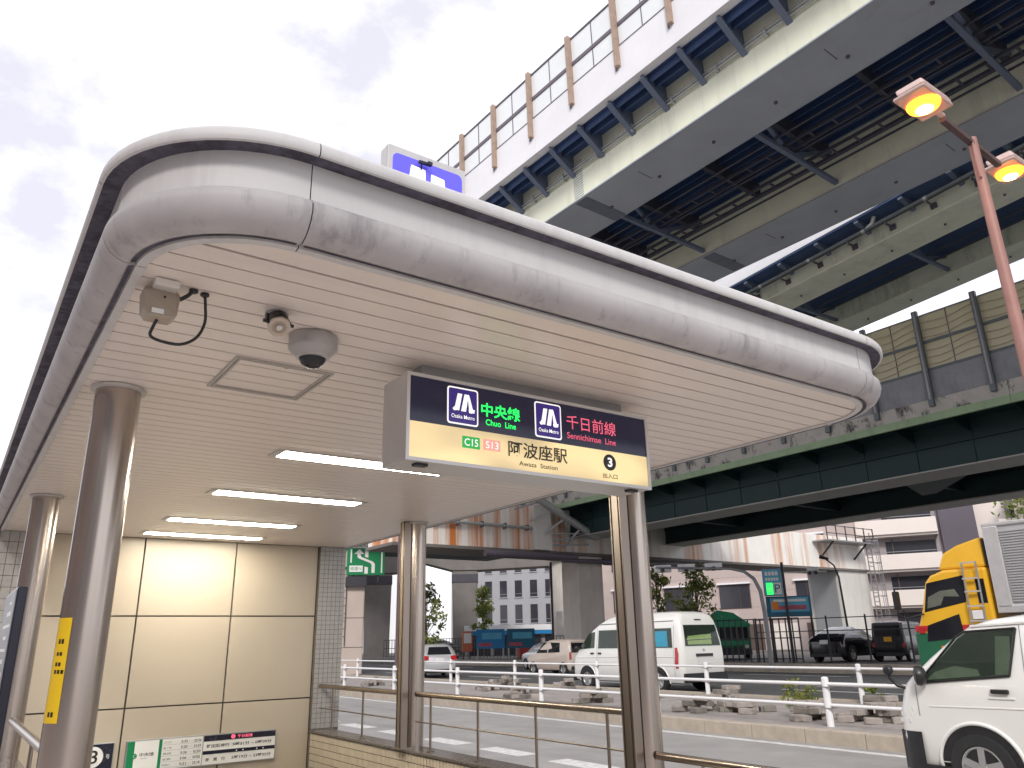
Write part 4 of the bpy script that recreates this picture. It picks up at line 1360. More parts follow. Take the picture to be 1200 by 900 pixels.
# twin headed street lamp
LX, LY = 12.05, 4.24
ls = thing('street_lamp', 'tall pinkish street lamp with two lit orange heads', 'street lamp', (LX, LY, .15))
MB().tube([(LX, LY, .15), (LX, LY, 8.95)], [.125, .068], 18).build('pole', 'lamp_pink', ls, smooth=50)
MB().bar((LX - .92, LY, 8.93), (LX + .82, LY, 8.78), .09, .09).build('arm', 'brown_pole', ls, bevel=0.01)
MB().tube([(LX - .09, LY - .03, 8.90), (LX - .11, LY - .03, 8.5), (LX - .09, LY - .03, 8.2)], .02, 8).build('conduit', 'lamp_pink', ls, smooth=50)
for xc, zc, s in ((LX - 1.45, 8.97, 1), (LX + 1.20, 8.78, .9)):
    hd = MB().prism([(xc - .42 * s, LY - .24, zc), (xc - .42 * s, LY + .24, zc), (xc + .42 * s, LY + .24, zc), (xc + .42 * s, LY - .24, zc)], (0, 0, .06))
    hd.prism([(xc - .42 * s, LY - .24, zc + .06), (xc + .42 * s, LY - .24, zc + .06), (xc + .36 * s, LY - .19, zc + .20), (xc - .36 * s, LY - .19, zc + .20)], (0, .40, 0))
    h = hd.build('head', 'lamp_housing', ls, bevel=0.03)
    MB().lathe([(.235 * s, 0), (.215 * s, .05), (.12 * s, .085), (.02, .095)], (xc, LY, zc - .001), axis=(0, 0, -1), n=28).build('lens', 'sodium', h, smooth=60)
    MB().lathe([(.12 * s, 0), (.09 * s, .015)], (xc, LY, zc - .098), axis=(0, 0, -1), n=20).build('bulb', 'sodium_core', h, smooth=60)
    MB().tube([(xc + (.40 if xc < LX else -.40), LY, zc + .05), (xc + (.56 if xc < LX else -.56), LY, zc + .03)], .045, 10).build('socket', 'lamp_housing', h, smooth=50)

bp = thing('pole', 'slim brown pole on the median left of the middle steel column', 'pole', (13.55, 26.4, .15))
MB().tube([(13.55, 26.4, .15), (13.55, 26.4, 9.0)], [.14, .11], 16).build('shaft', 'brown_pole', bp, smooth=50)
MB().lathe([(.24, 0), (.24, .03), (.15, .06)], (13.55, 26.4, .15), n=16).build('base', 'brown_pole', bp)

# piles of loose paving blocks on the median
blk = None
piles = [(12.95, 27.3, 6, 'left of the brown pole'), (12.55, 30.4, 6, 'farthest away, by the pink pier'),
         (14.05, 21.2, 9, 'seen just right of the middle steel column'), (12.75, 17.75, 13, 'in front of the beige car'),
         (12.75, 15.0, 10, 'below the high roof van front wheel'), (16.0, 23.0, 6, 'at the far kerb below the beige car'),
         (15.7, 19.6, 7, 'under the front of the high roof van'),
         (12.75, 11.6, 11, 'just right of the rightmost steel column'), (13.1, 10.9, 12, 'below the high roof van tail'),
         (15.6, 13.3, 8, 'behind the high roof van'), (12.75, 9.15, 15, 'mossy and topped by the leafy shrub'),
         (13.0, 7.95, 13, 'at the front of the near van'), (14.5, 8.75, 8, 'between both guardrails by the near van')]
for x, y, n, where in piles:
    n = int(n * 1.5)
    t = thing('block_pile', 'low pile of loose grey paving blocks ' + where, 'block pile', (x, y, .15), group='piles of loose paving blocks on the median')
    for i in range(n):
        lay = 0 if i < n * .48 else (1 if i < n * .78 else 2)
        sp_ = (.46, .30, .14)[lay]
        w, d, h = rnd.uniform(.24, .34), rnd.uniform(.15, .21), .10
        o = MB().box(-w / 2, w / 2, -d / 2, d / 2, 0, h).build('block', 'rubble' if rnd.random() < .65 else 'rubble_dark', t, bevel=0.012, local=True)
        o.location = (rnd.uniform(-sp_, sp_), rnd.uniform(-sp_, sp_), lay * .102 + rnd.uniform(0, .006))
        o.rotation_euler = (rnd.uniform(-.06, .06), rnd.uniform(-.06, .06), rnd.uniform(0, 3.1))


# ------------------------------------------------------------------ plants
def leaf_mesh(name, pts, size, m, parent, n_per, spread):
    mb = MB()
    for p in pts:
        for _ in range(n_per):
            c = Vector(p) + Vector((rnd.gauss(0, spread), rnd.gauss(0, spread), rnd.gauss(0, spread * .8)))
            a = Vector((rnd.gauss(0, 1), rnd.gauss(0, 1), rnd.gauss(0, .7))).normalized()
            b = a.orthogonal().normalized()
            q = Matrix.Rotation(rnd.uniform(0, 6.28), 3, a)
            b = q @ b
            s = size * rnd.uniform(.6, 1.3)
            e = a.cross(b)
            mb.add([c - b * s, c + e * s * .45, c + b * s, c - e * s * .45], [(0, 1, 2, 3)])
    return mb.build(name, m, parent)


def tree(label, x, y, zb, h, rad, name='street_tree', mats=('leaf_a', 'leaf_b'), clumps=34, dens=60, size=.12, crown0=.35, group=None, cat='tree', leaf_spread=.13):
    t = thing(name, label, cat, (x, y, zb), group=group)
    tr = MB().tube([(x, y, zb), (x + .05, y, zb + h * .35), (x - .03, y + .04, zb + h * .7), (x, y, zb + h * .95)], [.085 * h / 5, .07 * h / 5, .04 * h / 5, .012], 10)
    pts = []
    for i in range(clumps):
        f = rnd.uniform(crown0, 1.0)
        prof = math.sin(math.pi * min(1, (f - crown0) / (1 - crown0) * .85 + .12)) ** .7
        a = rnd.uniform(0, 6.28)
        r_ = rad * prof * rnd.uniform(.35, 1.05)
        p = Vector((x + r_ * math.cos(a), y + r_ * math.sin(a), zb + h * f))
        pts.append(p)
        z0 = zb + h * max(.25, f - .22)
        tr.tube([(x, y, z0), ((x + p.x) / 2, (y + p.y) / 2, (z0 + p.z) / 2 + .05 * h * rnd.random()), p], [.022 * h / 5, .014 * h / 5, .006], 5)
    tr.build('trunk', 'bark', t, smooth=60)
    k = int(len(pts) * .55)
    leaf_mesh('crown', pts[:k], size, mats[0], t, dens, rad * leaf_spread * 1.3)
    leaf_mesh('crown', pts[k:], size, mats[1], t, dens, rad * leaf_spread * 1.3)
    return t


G_T = 'street trees under the expressway'
tree('thin green tree seen between the two concrete piers, behind the silver car', 20.3, 36.6, 0, 4.4, .95, group=G_T, clumps=26, dens=36, mats=('leaf_c', 'leaf_b'))
tree('bright green tree beside the dark pier in front of the grey office', 40.7, 62.5, 0, 6.3, 1.15, group=G_T, clumps=26, dens=60, size=.15, mats=('leaf_a', 'leaf_b'))
tree('yellowish tree right behind the rightmost steel column', 28.8, 28.4, .35, 4.6, .75, group=G_T, clumps=24, dens=44, size=.10, crown0=.42, mats=('leaf_b', 'leaf_a'))
tree('loose crowned tree in front of the pink tiled building', 30.3, 27.2, .35, 4.4, .95, group=G_T, clumps=34, dens=46, size=.10, crown0=.45, mats=('leaf_a', 'leaf_b'))
tree('leafy bush of pale green above the truck box at far right', 63.0, 22.0, 8.8, 3.6, 3.8, name='shrub', cat='shrub', clumps=50, dens=70, size=.20, crown0=.1, mats=('leaf_b', 'leaf_a'))
tree('small leafy shrub growing from a block pile on the median', 12.95, 9.35, .15, .62, .34, name='shrub', cat='shrub', clumps=18, dens=26, size=.05, crown0=.12, mats=('leaf_a', 'leaf_b'), group='shrubs on the median')
tree('tiny green weed on the median beside the near white van', 14.9, 9.15, .15, .45, .2, name='shrub', cat='shrub', clumps=9, dens=18, size=.045, crown0=.15, mats=('leaf_a', 'leaf_b'), group='shrubs on the median')


# ================================================================== VEHICLES
class Body:
    """car body as a stack of rounded rectangles: levels (z, half width, y_front, y_rear, corner radius)"""

    def __init__(self, levels):
        self.L = sorted(levels)

    def at(self, z):
        L = self.L
        if z <= L[0][0]:
            return L[0]
        for a, b in zip(L, L[1:]):
            if a[0] <= z <= b[0]:
                t = (z - a[0]) / max(1e-6, b[0] - a[0])
                return tuple(a[i] + (b[i] - a[i]) * t for i in range(5))
        return L[-1]

    def hw(self, z):
        return self.at(z)[1]

    def ring(self, lv, n=6):
        z, w, f, r, c = lv
        pts = []
        for cx, cy, a0 in ((w - c, f - c, 0), (-w + c, f - c, 90), (-w + c, r + c, 180), (w - c, r + c, 270)):
            for i in range(n + 1):
                a = R(a0 + 90 * i / n)
                pts.append((cx + c * math.cos(a), cy + c * math.sin(a), z))
        return pts

    def mesh(self):
        mb = MB()
        rings = [self.ring(l) for l in self.L]
        m = len(rings[0])
        vs = [p for r in rings for p in r]
        fs = [(i * m + j, i * m + (j + 1) % m, (i + 1) * m + (j + 1) % m, (i + 1) * m + j) for i in range(len(rings) - 1) for j in range(m)]
        fs.append(tuple(range(m - 1, -1, -1)))
        fs.append(tuple((len(rings) - 1) * m + j for j in range(m)))
        return mb.add(vs, fs)

    def side(self, poly, side, off=.006, thick=.012):
        """polygon of (y, z) laid on a side (-1 left, +1 right)"""
        mb = MB()
        a = [(side * (self.hw(z) + off), y, z) for y, z in poly]
        b = [(side * (self.hw(z) + off - thick), y, z) for y, z in poly]
        n = len(a)
        return mb.add(a + b, [tuple(range(n)), tuple(range(2 * n - 1, n - 1, -1))] + [(i, (i + 1) % n, n + (i + 1) % n, n + i) for i in range(n)])

    def disc(self, side, y0, z0, r, zmin, off=.004, n=14):
        """round patch on a side, following its curve"""
        rows = []
        for k in range(n + 1):
            z = zmin + (z0 + r - zmin) * (1 - (1 - k / n) ** 1.6)
            h = math.sqrt(max(0, r * r - (z - z0) ** 2)) if z > z0 else r
            rows.append([(side * (self.hw(z) + off), y0 + h * t, z) for t in (-1, -.5, 0, .5, 1)])
        return MB().sweep(rows)

    def end(self, poly, which, off=.006, thick=.012):
        """polygon of (x, z) laid on the front (which=2) or rear (which=3)"""
        s = 1 if which == 2 else -1
        mb = MB()
        if len(poly) == 4 and poly[0][1] == poly[1][1] and poly[2][1] == poly[3][1]:
            (xa, za), (xb, _), (xc, zc), (xd, _) = poly
            rows = []
            for o in (off - thick, off):
                for k in (range(9) if o == off else range(8, -1, -1)):
                    t = k / 8
                    z = za + (zc - za) * t
                    y = self.at(z)[which] + s * o
                    rows.append([(xa + (xd - xa) * t, y, z), (xb + (xc - xb) * t, y, z)])
            rows.append(rows[0])
            return mb.sweep(rows)
        a = [(x, self.at(z)[which] + s * off, z) for x, z in poly]
        b = [(x, self.at(z)[which] + s * (off - thick), z) for x, z in poly]
        n = len(a)
        return mb.add(a + b, [tuple(range(n)), tuple(range(2 * n - 1, n - 1, -1))] + [(i, (i + 1) % n, n + (i + 1) % n, n + i) for i in range(n)])


def wheel(parent, x, y, r, w, side, arch=None, bodymat=None, body=None):
    """tyre and rim on the given side; a dark arch behind, a body lip round it"""
    o = MB().lathe([(r * .62, -w / 2), (r * .95, -w / 2), (r, -w * .35), (r, w * .35), (r * .95, w / 2), (r * .66, w / 2), (r * .63, w * .28)], (x, y, r), axis=(side, 0, 0), n=32).build('wheel', 'tyre', parent, smooth=40, local=True)
    mb = MB().lathe([(r * .63, w * .38), (r * .63, w * .47), (r * .58, w * .47), (r * .54, w * .36)], (x, y, r), axis=(side, 0, 0), n=32)
    for k in range(5):
        a = R(72 * k + 20)
        p = Vector((x + side * w * .40, y, r))
        d = Vector((0, math.cos(a), math.sin(a)))
        mb.bar(p + d * r * .10, p + d * r * .58, r * .20, w * .12, up=(1, 0, 0))
    mb.lathe([(r * .16, w * .36), (r * .13, w * .48)], (x, y, r), axis=(side, 0, 0), n=16)
    mb.build('rim', 'rim', o, local=True, smooth=40)
    if arch:
        body.disc(side, y, r, arch, body.L[0][0] + .01).build('wheel_arch', 'black_plastic', parent, local=True, smooth=60)
        if bodymat:
            ps_ = [(y + (arch + .012) * math.cos(R(a)), r + (arch + .012) * math.sin(R(a))) for a in range(-8, 189, 7)]
            MB().tube([(side * (body.hw(z_) + .001), y_, z_) for y_, z_ in ps_], .020, 8).build('arch_lip', bodymat, parent, local=True, smooth=60)
    return o


def vehicle(name, label, cat, x, y, heading, levels, paint, wheels, r, ww, windows=(), front_glass=None, rear_glass=None,
            tail=(), head=(), plate_rear=None, plate_mat='plate_white', bumpers=True, arch=None, lip=None, glass='dark_glass', group=None, z=0.0):
    t = thing(name, label, cat, (0, 0, 0), group=group)
    b = Body(levels)
    body = b.mesh().build('body', paint, t, smooth=32, local=True)
    for s in (-1, 1):
        for poly in windows:
            b.side(poly, s).build('window', glass, t, local=True)
        for wy in wheels:
            wheel(t, s * (b.hw(r * 1.3) - ww * .38), wy, r, ww, s, arch or r * 1.13, lip, b)
        for p in tail:
            b.end([(s * px, pz) for px, pz in p], 3, .012, .03).build('tail_light', 'tail_red', t, local=True)
        for p in head:
            b.end([(s * px, pz) for px, pz in p], 2, .012, .03).build('headlight', 'lens_clear', t, local=True)
    if front_glass:
        b.end(front_glass, 2).build('windscreen', glass, t, local=True)
    if rear_glass:
        b.end(rear_glass, 3).build('rear_window', glass, t, local=True)
    if plate_rear:
        px0, px1, pz0, pz1 = plate_rear
        pl_ = b.end([(px0, pz0), (px1, pz0), (px1, pz1), (px0, pz1)], 3, .02, .012).build('number_plate', plate_mat, t, local=True)
    if bumpers:
        lv = b.at(.36)
        for s, yy_ in ((1, lv[2]), (-1, lv[3])):
            mb = MB().box(-lv[1] + .12, lv[1] - .12, min(yy_ - .05 * s, yy_ + .03 * s), max(yy_ - .05 * s, yy_ + .03 * s), .24, .40)
            mb.build('bumper', 'black_plastic', t, local=True, bevel=.01)
    t.location = (x, y, z)
    t.rotation_euler = (0, 0, heading)
    return t, b


# ---- near white van (cut off by the right edge)
NV = [(.26, .80, 2.36, -2.35, .12), (.34, .84, 2.41, -2.40, .13), (.55, .852, 2.42, -2.40, .14), (.80, .855, 2.40, -2.40, .14), (1.02, .850, 2.33, -2.40, .13), (1.10, .84, 2.25, -2.40, .12),
      (1.30, .80, 2.02, -2.38, .12), (1.50, .765, 1.76, -2.34, .12), (1.60, .74, 1.60, -2.30, .12), (1.66, .70, 1.42, -2.25, .14), (1.70, .60, 1.15, -2.1, .2), (1.715, .45, .85, -1.9, .2)]
nv, nb_ = vehicle('van', 'white delivery van close by, cut off by the right edge of the picture', 'van', 9.16, 2.46, 0, NV, 'car_white', (1.63, -1.45), .31, .19,
                  windows=[[(2.10, 1.075), (1.25, 1.16), (1.15, 1.56), (1.60, 1.535), (1.68, 1.49)], [(.95, 1.16), (-.6, 1.16), (-.6, 1.55), (.95, 1.55)], [(-.75, 1.16), (-2.1, 1.16), (-2.0, 1.54), (-.75, 1.55)]],
                  front_glass=[(-.66, 1.12), (.66, 1.12), (.56, 1.58), (-.56, 1.58)], arch=.385, lip='car_white', bumpers=False, glass='interior')
for s in (-1, 1):
    # door pane over the dark cabin, seat and dashboard seen through it
    q = nb_.side([(1.36, 1.15), (1.22, 1.16), (1.19, 1.50), (1.32, 1.505)], s, .010, .006).build('seat', 'seat_grey', nv, local=True)
    nb_.side([(2.04, 1.09), (1.50, 1.14), (1.52, 1.20), (1.74, 1.23), (1.94, 1.17)], s, .010, .006).build('dashboard', 'seat_grey', nv, local=True)
    nb_.side([(2.11, 1.07), (1.24, 1.155), (1.14, 1.565), (1.61, 1.54), (1.69, 1.495)], s, .018, .004).build('door_pane', 'car_pane', nv, local=True)
    rim_ = MB()
    P_ = [(2.125, 1.06), (1.235, 1.145), (1.13, 1.575), (1.615, 1.55), (1.70, 1.50)]
    for a, c in zip(P_, P_[1:] + P_[:1]):
        rim_.tube([(s * (nb_.hw(a[1]) + .008), a[0], a[1]), (s * (nb_.hw(c[1]) + .008), c[0], c[1])], .011, 6)
    rim_.build('window_seal', 'black_plastic', nv, local=True)
    # door mirror, handle, seams and crease
    mm = MB().lathe([(.02, 0), (.075, .02), (.10, .07), (.09, .11), (.03, .125)], (s * .88, 2.0, 1.135), axis=(s * .45, .75, 0), n=18)
    mm.build('mirror', 'black_plastic', nv, local=True, smooth=60)
    MB().box(min(s * .845, s * .885), max(s * .845, s * .885), 1.26, 1.42, .985, 1.025).build('door_handle', 'black_plastic', nv, local=True, bevel=.01)
    MB().box(min(s * .84, s * .862), max(s * .84, s * .862), 1.22, 1.46, .935, .955).build('handle_recess', 'car_white', nv, local=True, bevel=.004)
    sm_ = MB()
    for y_, z0, z1 in ((1.10, .42, 1.60), (2.16, .75, 1.05)):
        for k in range(6):
            za, zb_ = z0 + (z1 - z0) * k / 6, z0 + (z1 - z0) * (k + 1) / 6
            sm_.bar((s * (nb_.hw(za) + .001), y_, za), (s * (nb_.hw(zb_) + .001), y_, zb_), .008, .006)
    sm_.build('door_seam', 'alu_grey', nv, local=True)
    MB().tube([(s * .851, 2.05, .845), (s * .853, 0.0, .875), (s * .851, -2.2, .875)], .010, 6).build('crease', 'car_white', nv, local=True, smooth=60)
    # headlamp, black bumper, roof gutter
    hl = MB()
    for k in range(3):
        hl.prism([(s * (.815 - .008 * k), 2.395 - .012 * k, .68 + k * .055), (s * .862, 2.26 - .02 * k, .68 + k * .055), (s * .862, 2.26 - .02 * k, .72 + k * .055), (s * (.815 - .008 * k), 2.395 - .012 * k, .72 + k * .055)], (-s * .03, 0, 0))
    hl.build('headlight', 'lens_clear', nv, local=True)
    MB().tube([(s * .742, 1.55, 1.60), (s * .735, .6, 1.645), (s * .735, -2.25, 1.645)], .014, 6).build('roof_gutter', 'car_white', nv, local=True, smooth=60)
MB().sweep([[(x * .875, y, z) for z in (.24, .30, .48, .60)] for x, y in ((-1, 2.16), (-.985, 2.30), (-.90, 2.42), (-.6, 2.46), (0, 2.47), (.6, 2.46), (.90, 2.42), (.985, 2.30), (1, 2.16))]).build('bumper', 'black_plastic', nv, local=True, smooth=60)
MB().tube([(-.80, 2.26, 1.0), (-.83, 2.36, 1.03), (-.86, 2.42, 1.10), (-.86, 2.42, 1.17)], .018, 8).lathe([(.03, 0), (.05, .015), (.05, .05), (.02, .065)], (-.90, 2.42, 1.18), axis=(1, 0, 0), n=14).build('fender_mirror', 'black_plastic', nv, local=True, smooth=60)
MB().box(-.87, .87, -2.2, 2.2, .22, .30).build('sill', 'black_plastic', nv, local=True)

# ---- high roof van on the far road
HV = [(.30, .90, 2.45, -2.50, .15), (.42, .95, 2.52, -2.56, .17), (.70, .96, 2.52, -2.57, .18), (1.0, .96, 2.46, -2.57, .18), (1.22, .955, 2.25, -2.56, .18), (1.50, .92, 1.96, -2.53, .17),
      (1.85, .87, 1.55, -2.47, .17), (2.05, .83, 1.20, -2.42, .18), (2.20, .77, .85, -2.36, .2), (2.29, .66, .45, -2.24, .24), (2.33, .48, .1, -2.0, .24)]
hv, hb = vehicle('van', 'white high roof van seen from behind with a blue curtain in its side window', 'van', 18.85, 19.4, 0, HV, 'car_white', (1.75, -1.55), .33, .2,
                 windows=[[(2.12, 1.25), (1.34, 1.30), (1.34, 1.80), (1.62, 1.76)], [(1.15, 1.28), (-.10, 1.28), (-.10, 1.84), (1.15, 1.84)], [(-.20, 1.28), (-2.20, 1.28), (-2.14, 1.84), (-.20, 1.84)]],
                 front_glass=[(-.74, 1.26), (.74, 1.26), (.64, 1.82), (-.64, 1.82)], rear_glass=[(-.77, 1.32), (.77, 1.32), (.70, 1.92), (-.70, 1.92)],
                 arch=.41, lip='car_white', glass='interior', bumpers=False)
hb.end([(-.30, .80), (.30, .80), (.30, 1.0), (-.30, 1.0)], 3, .012, .01).build('number_plate', 'plate_white', hv, local=True)
hb.end([(-.36, 1.02), (.36, 1.02), (.36, 1.10), (-.36, 1.10)], 3, .03, .03).build('grip', 'black_plastic', hv, local=True)
hb.end([(-.035, 1.17), (.035, 1.17), (.035, 1.24), (-.035, 1.24)], 3, .015, .012).build('badge', 'rim', hv, local=True)
hb.end([(-.14, 2.06), (.14, 2.06), (.14, 2.09), (-.14, 2.09)], 3, .02, .02).build('brake_light', 'black_plastic', hv, local=True)
MB().box(-.90, .90, -2.64, -2.50, .30, .56).build('bumper', 'black_plastic', hv, local=True, bevel=.03)
MB().box(-.92, .92, 2.40, 2.56, .26, .44).build('bumper', 'black_plastic', hv, local=True, bevel=.03)
hb.end([(-.64, 1.36), (.40, 1.36), (.40, 1.50), (-.64, 1.47)], 3, .012, .006).build('cushion', 'cushion_lime', hv, local=True)
hb.end([(-.66, 1.49), (.42, 1.52), (.42, 1.66), (-.60, 1.60)], 3, .014, .006).build('cushion', 'cushion_lime', hv, local=True)
hb.end([(-.78, 1.31), (.78, 1.31), (.71, 1.93), (-.71, 1.93)], 3, .022, .004).build('rear_pane', 'car_pane', hv, local=True)
for s in (-1, 1):
    hb.side([(-.75, 1.31), (-2.02, 1.31), (-1.96, 1.76), (-.75, 1.76)], s, .012, .006).build('curtain', 'curtain_blue', hv, local=True)
    for poly in ([(2.12, 1.24), (1.33, 1.29), (1.33, 1.81), (1.62, 1.77)], [(1.16, 1.27), (-.11, 1.27), (-.11, 1.85), (1.16, 1.85)], [(-.19, 1.27), (-2.21, 1.27), (-2.15, 1.85), (-.19, 1.85)]):
        hb.side(poly, s, .018, .004).build('pane', 'car_pane', hv, local=True)
    hb.side([(-2.27, .80), (-2.40, .80), (-2.43, 1.1), (-2.39, 1.28), (-2.30, 1.28)], s, .014, .03).build('tail_light', 'tail_red', hv, local=True)
    hb.side([(-2.30, .70), (-2.40, .70), (-2.40, .785), (-2.30, .785)], s, .014, .03).build('reflector', 'tail_red', hv, local=True)
    for y_ in (1.22, -.15, -2.24):
        mb = MB()
        for k in range(6):
            za, zb_ = .45 + 1.45 * k / 6, .45 + 1.45 * (k + 1) / 6
            mb.bar((s * (hb.hw(za) + .001), y_, za), (s * (hb.hw(zb_) + .001), y_, zb_), .012, .008)
        mb.build('door_seam', 'alu_grey', hv, local=True)
    for y_ in (1.45, 1.08):
        MB().box(min(s * .955, s * .985), max(s * .955, s * .985), y_ - .08, y_ + .08, 1.10, 1.15).build('door_handle', 'black_plastic', hv, local=True, bevel=.01)
    MB().tube([(s * .958, 2.35, .98), (s * .962, 0, 1.02), (s * .96, -2.3, 1.02)], .012, 6).build('crease', 'car_white', hv, local=True, smooth=60)
    MB().lathe([(.03, 0), (.08, .02), (.10, .07), (.07, .12)], (s * 1.0, 2.1, 1.28), axis=(s * .5, .8, 0), n=14).build('mirror', 'black_plastic', hv, local=True, smooth=60)
    MB().tube([(s * .845, 1.1, 2.03), (s * .835, -2.2, 2.05)], .012, 6).build('roof_gutter', 'alu_grey', hv, local=True, smooth=60)

# ---- small beige car, silver hatchback, dark cars
KC = [(.22, .66, 1.60, -1.62, .14), (.32, .72, 1.68, -1.68, .18), (.55, .735, 1.70, -1.69, .2), (.80, .735, 1.62, -1.68, .2), (.92, .73, 1.30, -1.67, .2), (.97, .725, 1.02, -1.66, .2),
      (1.2, .69, .72, -1.62, .18), (1.45, .64, .36, -1.56, .18), (1.56, .58, .12, -1.46, .2), (1.61, .44, -.15, -1.25, .2)]
vehicle('car', 'small boxy beige car on the far road ahead of the high roof van', 'car', 24.9, 31.5, 0, KC, 'car_cream', (1.17, -1.2), .28, .16,
        windows=[[(.88, .99), (.02, 1.0), (.02, 1.47), (.40, 1.43)], [(-.06, 1.0), (-.95, 1.02), (-.90, 1.45), (-.06, 1.47)]],
        front_glass=[(-.58, 1.02), (.58, 1.02), (.48, 1.48), (-.48, 1.48)], rear_glass=[(-.58, 1.0), (.58, 1.0), (.5, 1.48), (-.5, 1.48)],
        tail=[[(.71, .72), (.60, .72), (.60, 1.02), (.69, 1.02)]], head=[[(.70, .62), (.48, .62), (.48, .80), (.66, .82)]], plate_rear=(-.17, .17, .62, .78))
HC = [(.22, .74, 1.88, -1.85, .2), (.34, .82, 1.96, -1.95, .25), (.60, .845, 1.98, -1.97, .28), (.84, .845, 1.86, -1.95, .28), (.93, .84, 1.35, -1.92, .28), (1.0, .83, 1.0, -1.88, .28),
      (1.2, .76, .6, -1.70, .25), (1.40, .66, .15, -1.45, .25), (1.48, .56, -.15, -1.25, .25), (1.52, .40, -.4, -1.05, .25)]
vehicle('car', 'silver hatchback seen from behind, just right of the middle steel column', 'car', 20.0, 35.3, R(-20), HC, 'car_silver', (1.3, -1.2), .30, .18,
        windows=[[(.92, 1.02), (-.02, 1.03), (-.02, 1.36), (.34, 1.32)], [(-.08, 1.03), (-1.2, 1.06), (-1.0, 1.34), (-.08, 1.36)]],
        rear_glass=[(-.58, 1.04), (.58, 1.04), (.46, 1.38), (-.46, 1.38)], front_glass=[(-.62, 1.02), (.62, 1.02), (.48, 1.4), (-.48, 1.4)],
        tail=[[(.80, .80), (.52, .80), (.52, .98), (.78, 1.0)]], plate_rear=(-.2, .2, .72, .88))
vehicle('car', 'dark grey car parked behind the silver hatchback under the far viaduct', 'car', 33.5, 58.0, R(-70), HC, 'car_grey', (1.3, -1.2), .30, .18,
        windows=[[(.92, 1.02), (-.02, 1.03), (-.02, 1.36), (.34, 1.32)], [(-.08, 1.03), (-1.2, 1.06), (-1.0, 1.34), (-.08, 1.36)]],
        front_glass=[(-.62, 1.02), (.62, 1.02), (.48, 1.4), (-.48, 1.4)], tail=[[(.80, .80), (.52, .80), (.52, .98), (.78, 1.0)]], z=.35)
vehicle('car', 'grey car nose showing just ahead of the small beige car', 'car', 28.6, 37.2, R(-12), HC, 'car_silver', (1.3, -1.2), .30, .18,
        windows=[[(.92, 1.02), (-.02, 1.03), (-.02, 1.36), (.34, 1.32)], [(-.08, 1.03), (-1.2, 1.06), (-1.0, 1.34), (-.08, 1.36)]],
        rear_glass=[(-.58, 1.04), (.58, 1.04), (.46, 1.38), (-.46, 1.38)], front_glass=[(-.62, 1.02), (.62, 1.02), (.48, 1.4), (-.48, 1.4)], head=[[(.80, .66), (.5, .66), (.5, .82), (.76, .84)]], tail=[[(.80, .80), (.52, .80), (.52, .98), (.78, 1.0)]])
SV = [(.25, .78, 2.05, -2.05, .2), (.36, .86, 2.16, -2.16, .28), (.65, .885, 2.18, -2.18, .3), (.90, .885, 2.05, -2.16, .3), (1.0, .87, 1.3, -2.08, .3), (1.08, .85, .95, -1.98, .3),
      (1.25, .78, .6, -1.6, .28), (1.42, .68, .15, -1.05, .28), (1.52, .56, -.2, -.75, .25), (1.55, .4, -.4, -.65, .2)]
vehicle('car', 'black coupe shaped car parked behind the fence, left of the black box car', 'car', 35.2, 22.55, R(-84), SV, 'car_black', (1.35, -1.3), .35, .22,
        windows=[[(.85, 1.10), (-.02, 1.10), (-.02, 1.44), (.25, 1.42)], [(-.08, 1.10), (-1.3, 1.12), (-.75, 1.42), (-.08, 1.44)]],
        rear_glass=[(-.56, 1.10), (.56, 1.10), (.46, 1.40), (-.46, 1.40)], plate_rear=(-.2, .2, .80, .98), z=.35)
BX = [(.25, .66, 1.60, -1.62, .12), (.34, .72, 1.68, -1.68, .14), (.60, .735, 1.70, -1.69, .15), (.95, .735, 1.62, -1.69, .15), (1.05, .73, 1.05, -1.68, .15), (1.4, .70, .82, -1.66, .13), (1.66, .67, .65, -1.63, .13), (1.71, .60, .5, -1.55, .14)]
vehicle('car', 'black boxy car with a yellow number plate parked beside the yellow truck', 'car', 36.4, 20.5, R(-80), BX, 'car_black', (1.17, -1.2), .30, .17,
        windows=[[(.75, 1.08), (-.02, 1.08), (-.02, 1.60), (.62, 1.60)], [(-.08, 1.08), (-.80, 1.08), (-.80, 1.60), (-.08, 1.60)], [(-.88, 1.08), (-1.5, 1.08), (-1.48, 1.58), (-.88, 1.60)]],
        rear_glass=[(-.58, 1.08), (.58, 1.08), (.54, 1.56), (-.54, 1.56)], plate_rear=(-.17, .17, .86, 1.06), plate_mat='plate_yellow', tail=[[(.70, .62), (.60, .62), (.60, .80), (.70, .80)]], z=.35)

# ---- yellow truck with a ribbed aluminium box
TX = 17.9
tk = thing('truck', 'yellow cab truck with a ribbed silver box behind the near white van', 'truck', (TX + 1.15, 6.0, 0))
W_ = 2.3
MB().prism([(TX, 7.98, 1.05), (TX, 9.66, 1.05), (TX, 9.68, 1.60), (TX, 9.50, 2.05), (TX, 9.33, 2.62), (TX, 9.20, 2.76), (TX, 8.9, 2.86), (TX, 7.98, 2.86)], (W_, 0, 0)).build('cab', 'truck_yellow', tk, bevel=.06)
MB().prism([(TX + .06, 8.00, 2.862), (TX + .06, 9.02, 2.862), (TX + .08, 8.86, 3.22), (TX + .12, 8.55, 3.37), (TX + .12, 8.02, 3.50)], (W_ - .16, 0, 0)).build('wind_deflector', 'truck_yellow', tk, bevel=.05)
MB().box(TX + .1, TX + W_ - .1, 7.955, 7.995, 2.9, 3.44).build('deflector_back', 'black_plastic', tk)
MB().box(TX - .006, TX + W_ + .006, 7.99, 9.72, 1.57, 1.70).build('red_stripe', 'red_paint', tk, bevel=.01)
MB().box(TX - .012, TX + W_ + .012, 7.97, 9.75, .5, 1.565).build('lower_cab', 'truck_green', tk, bevel=.04)
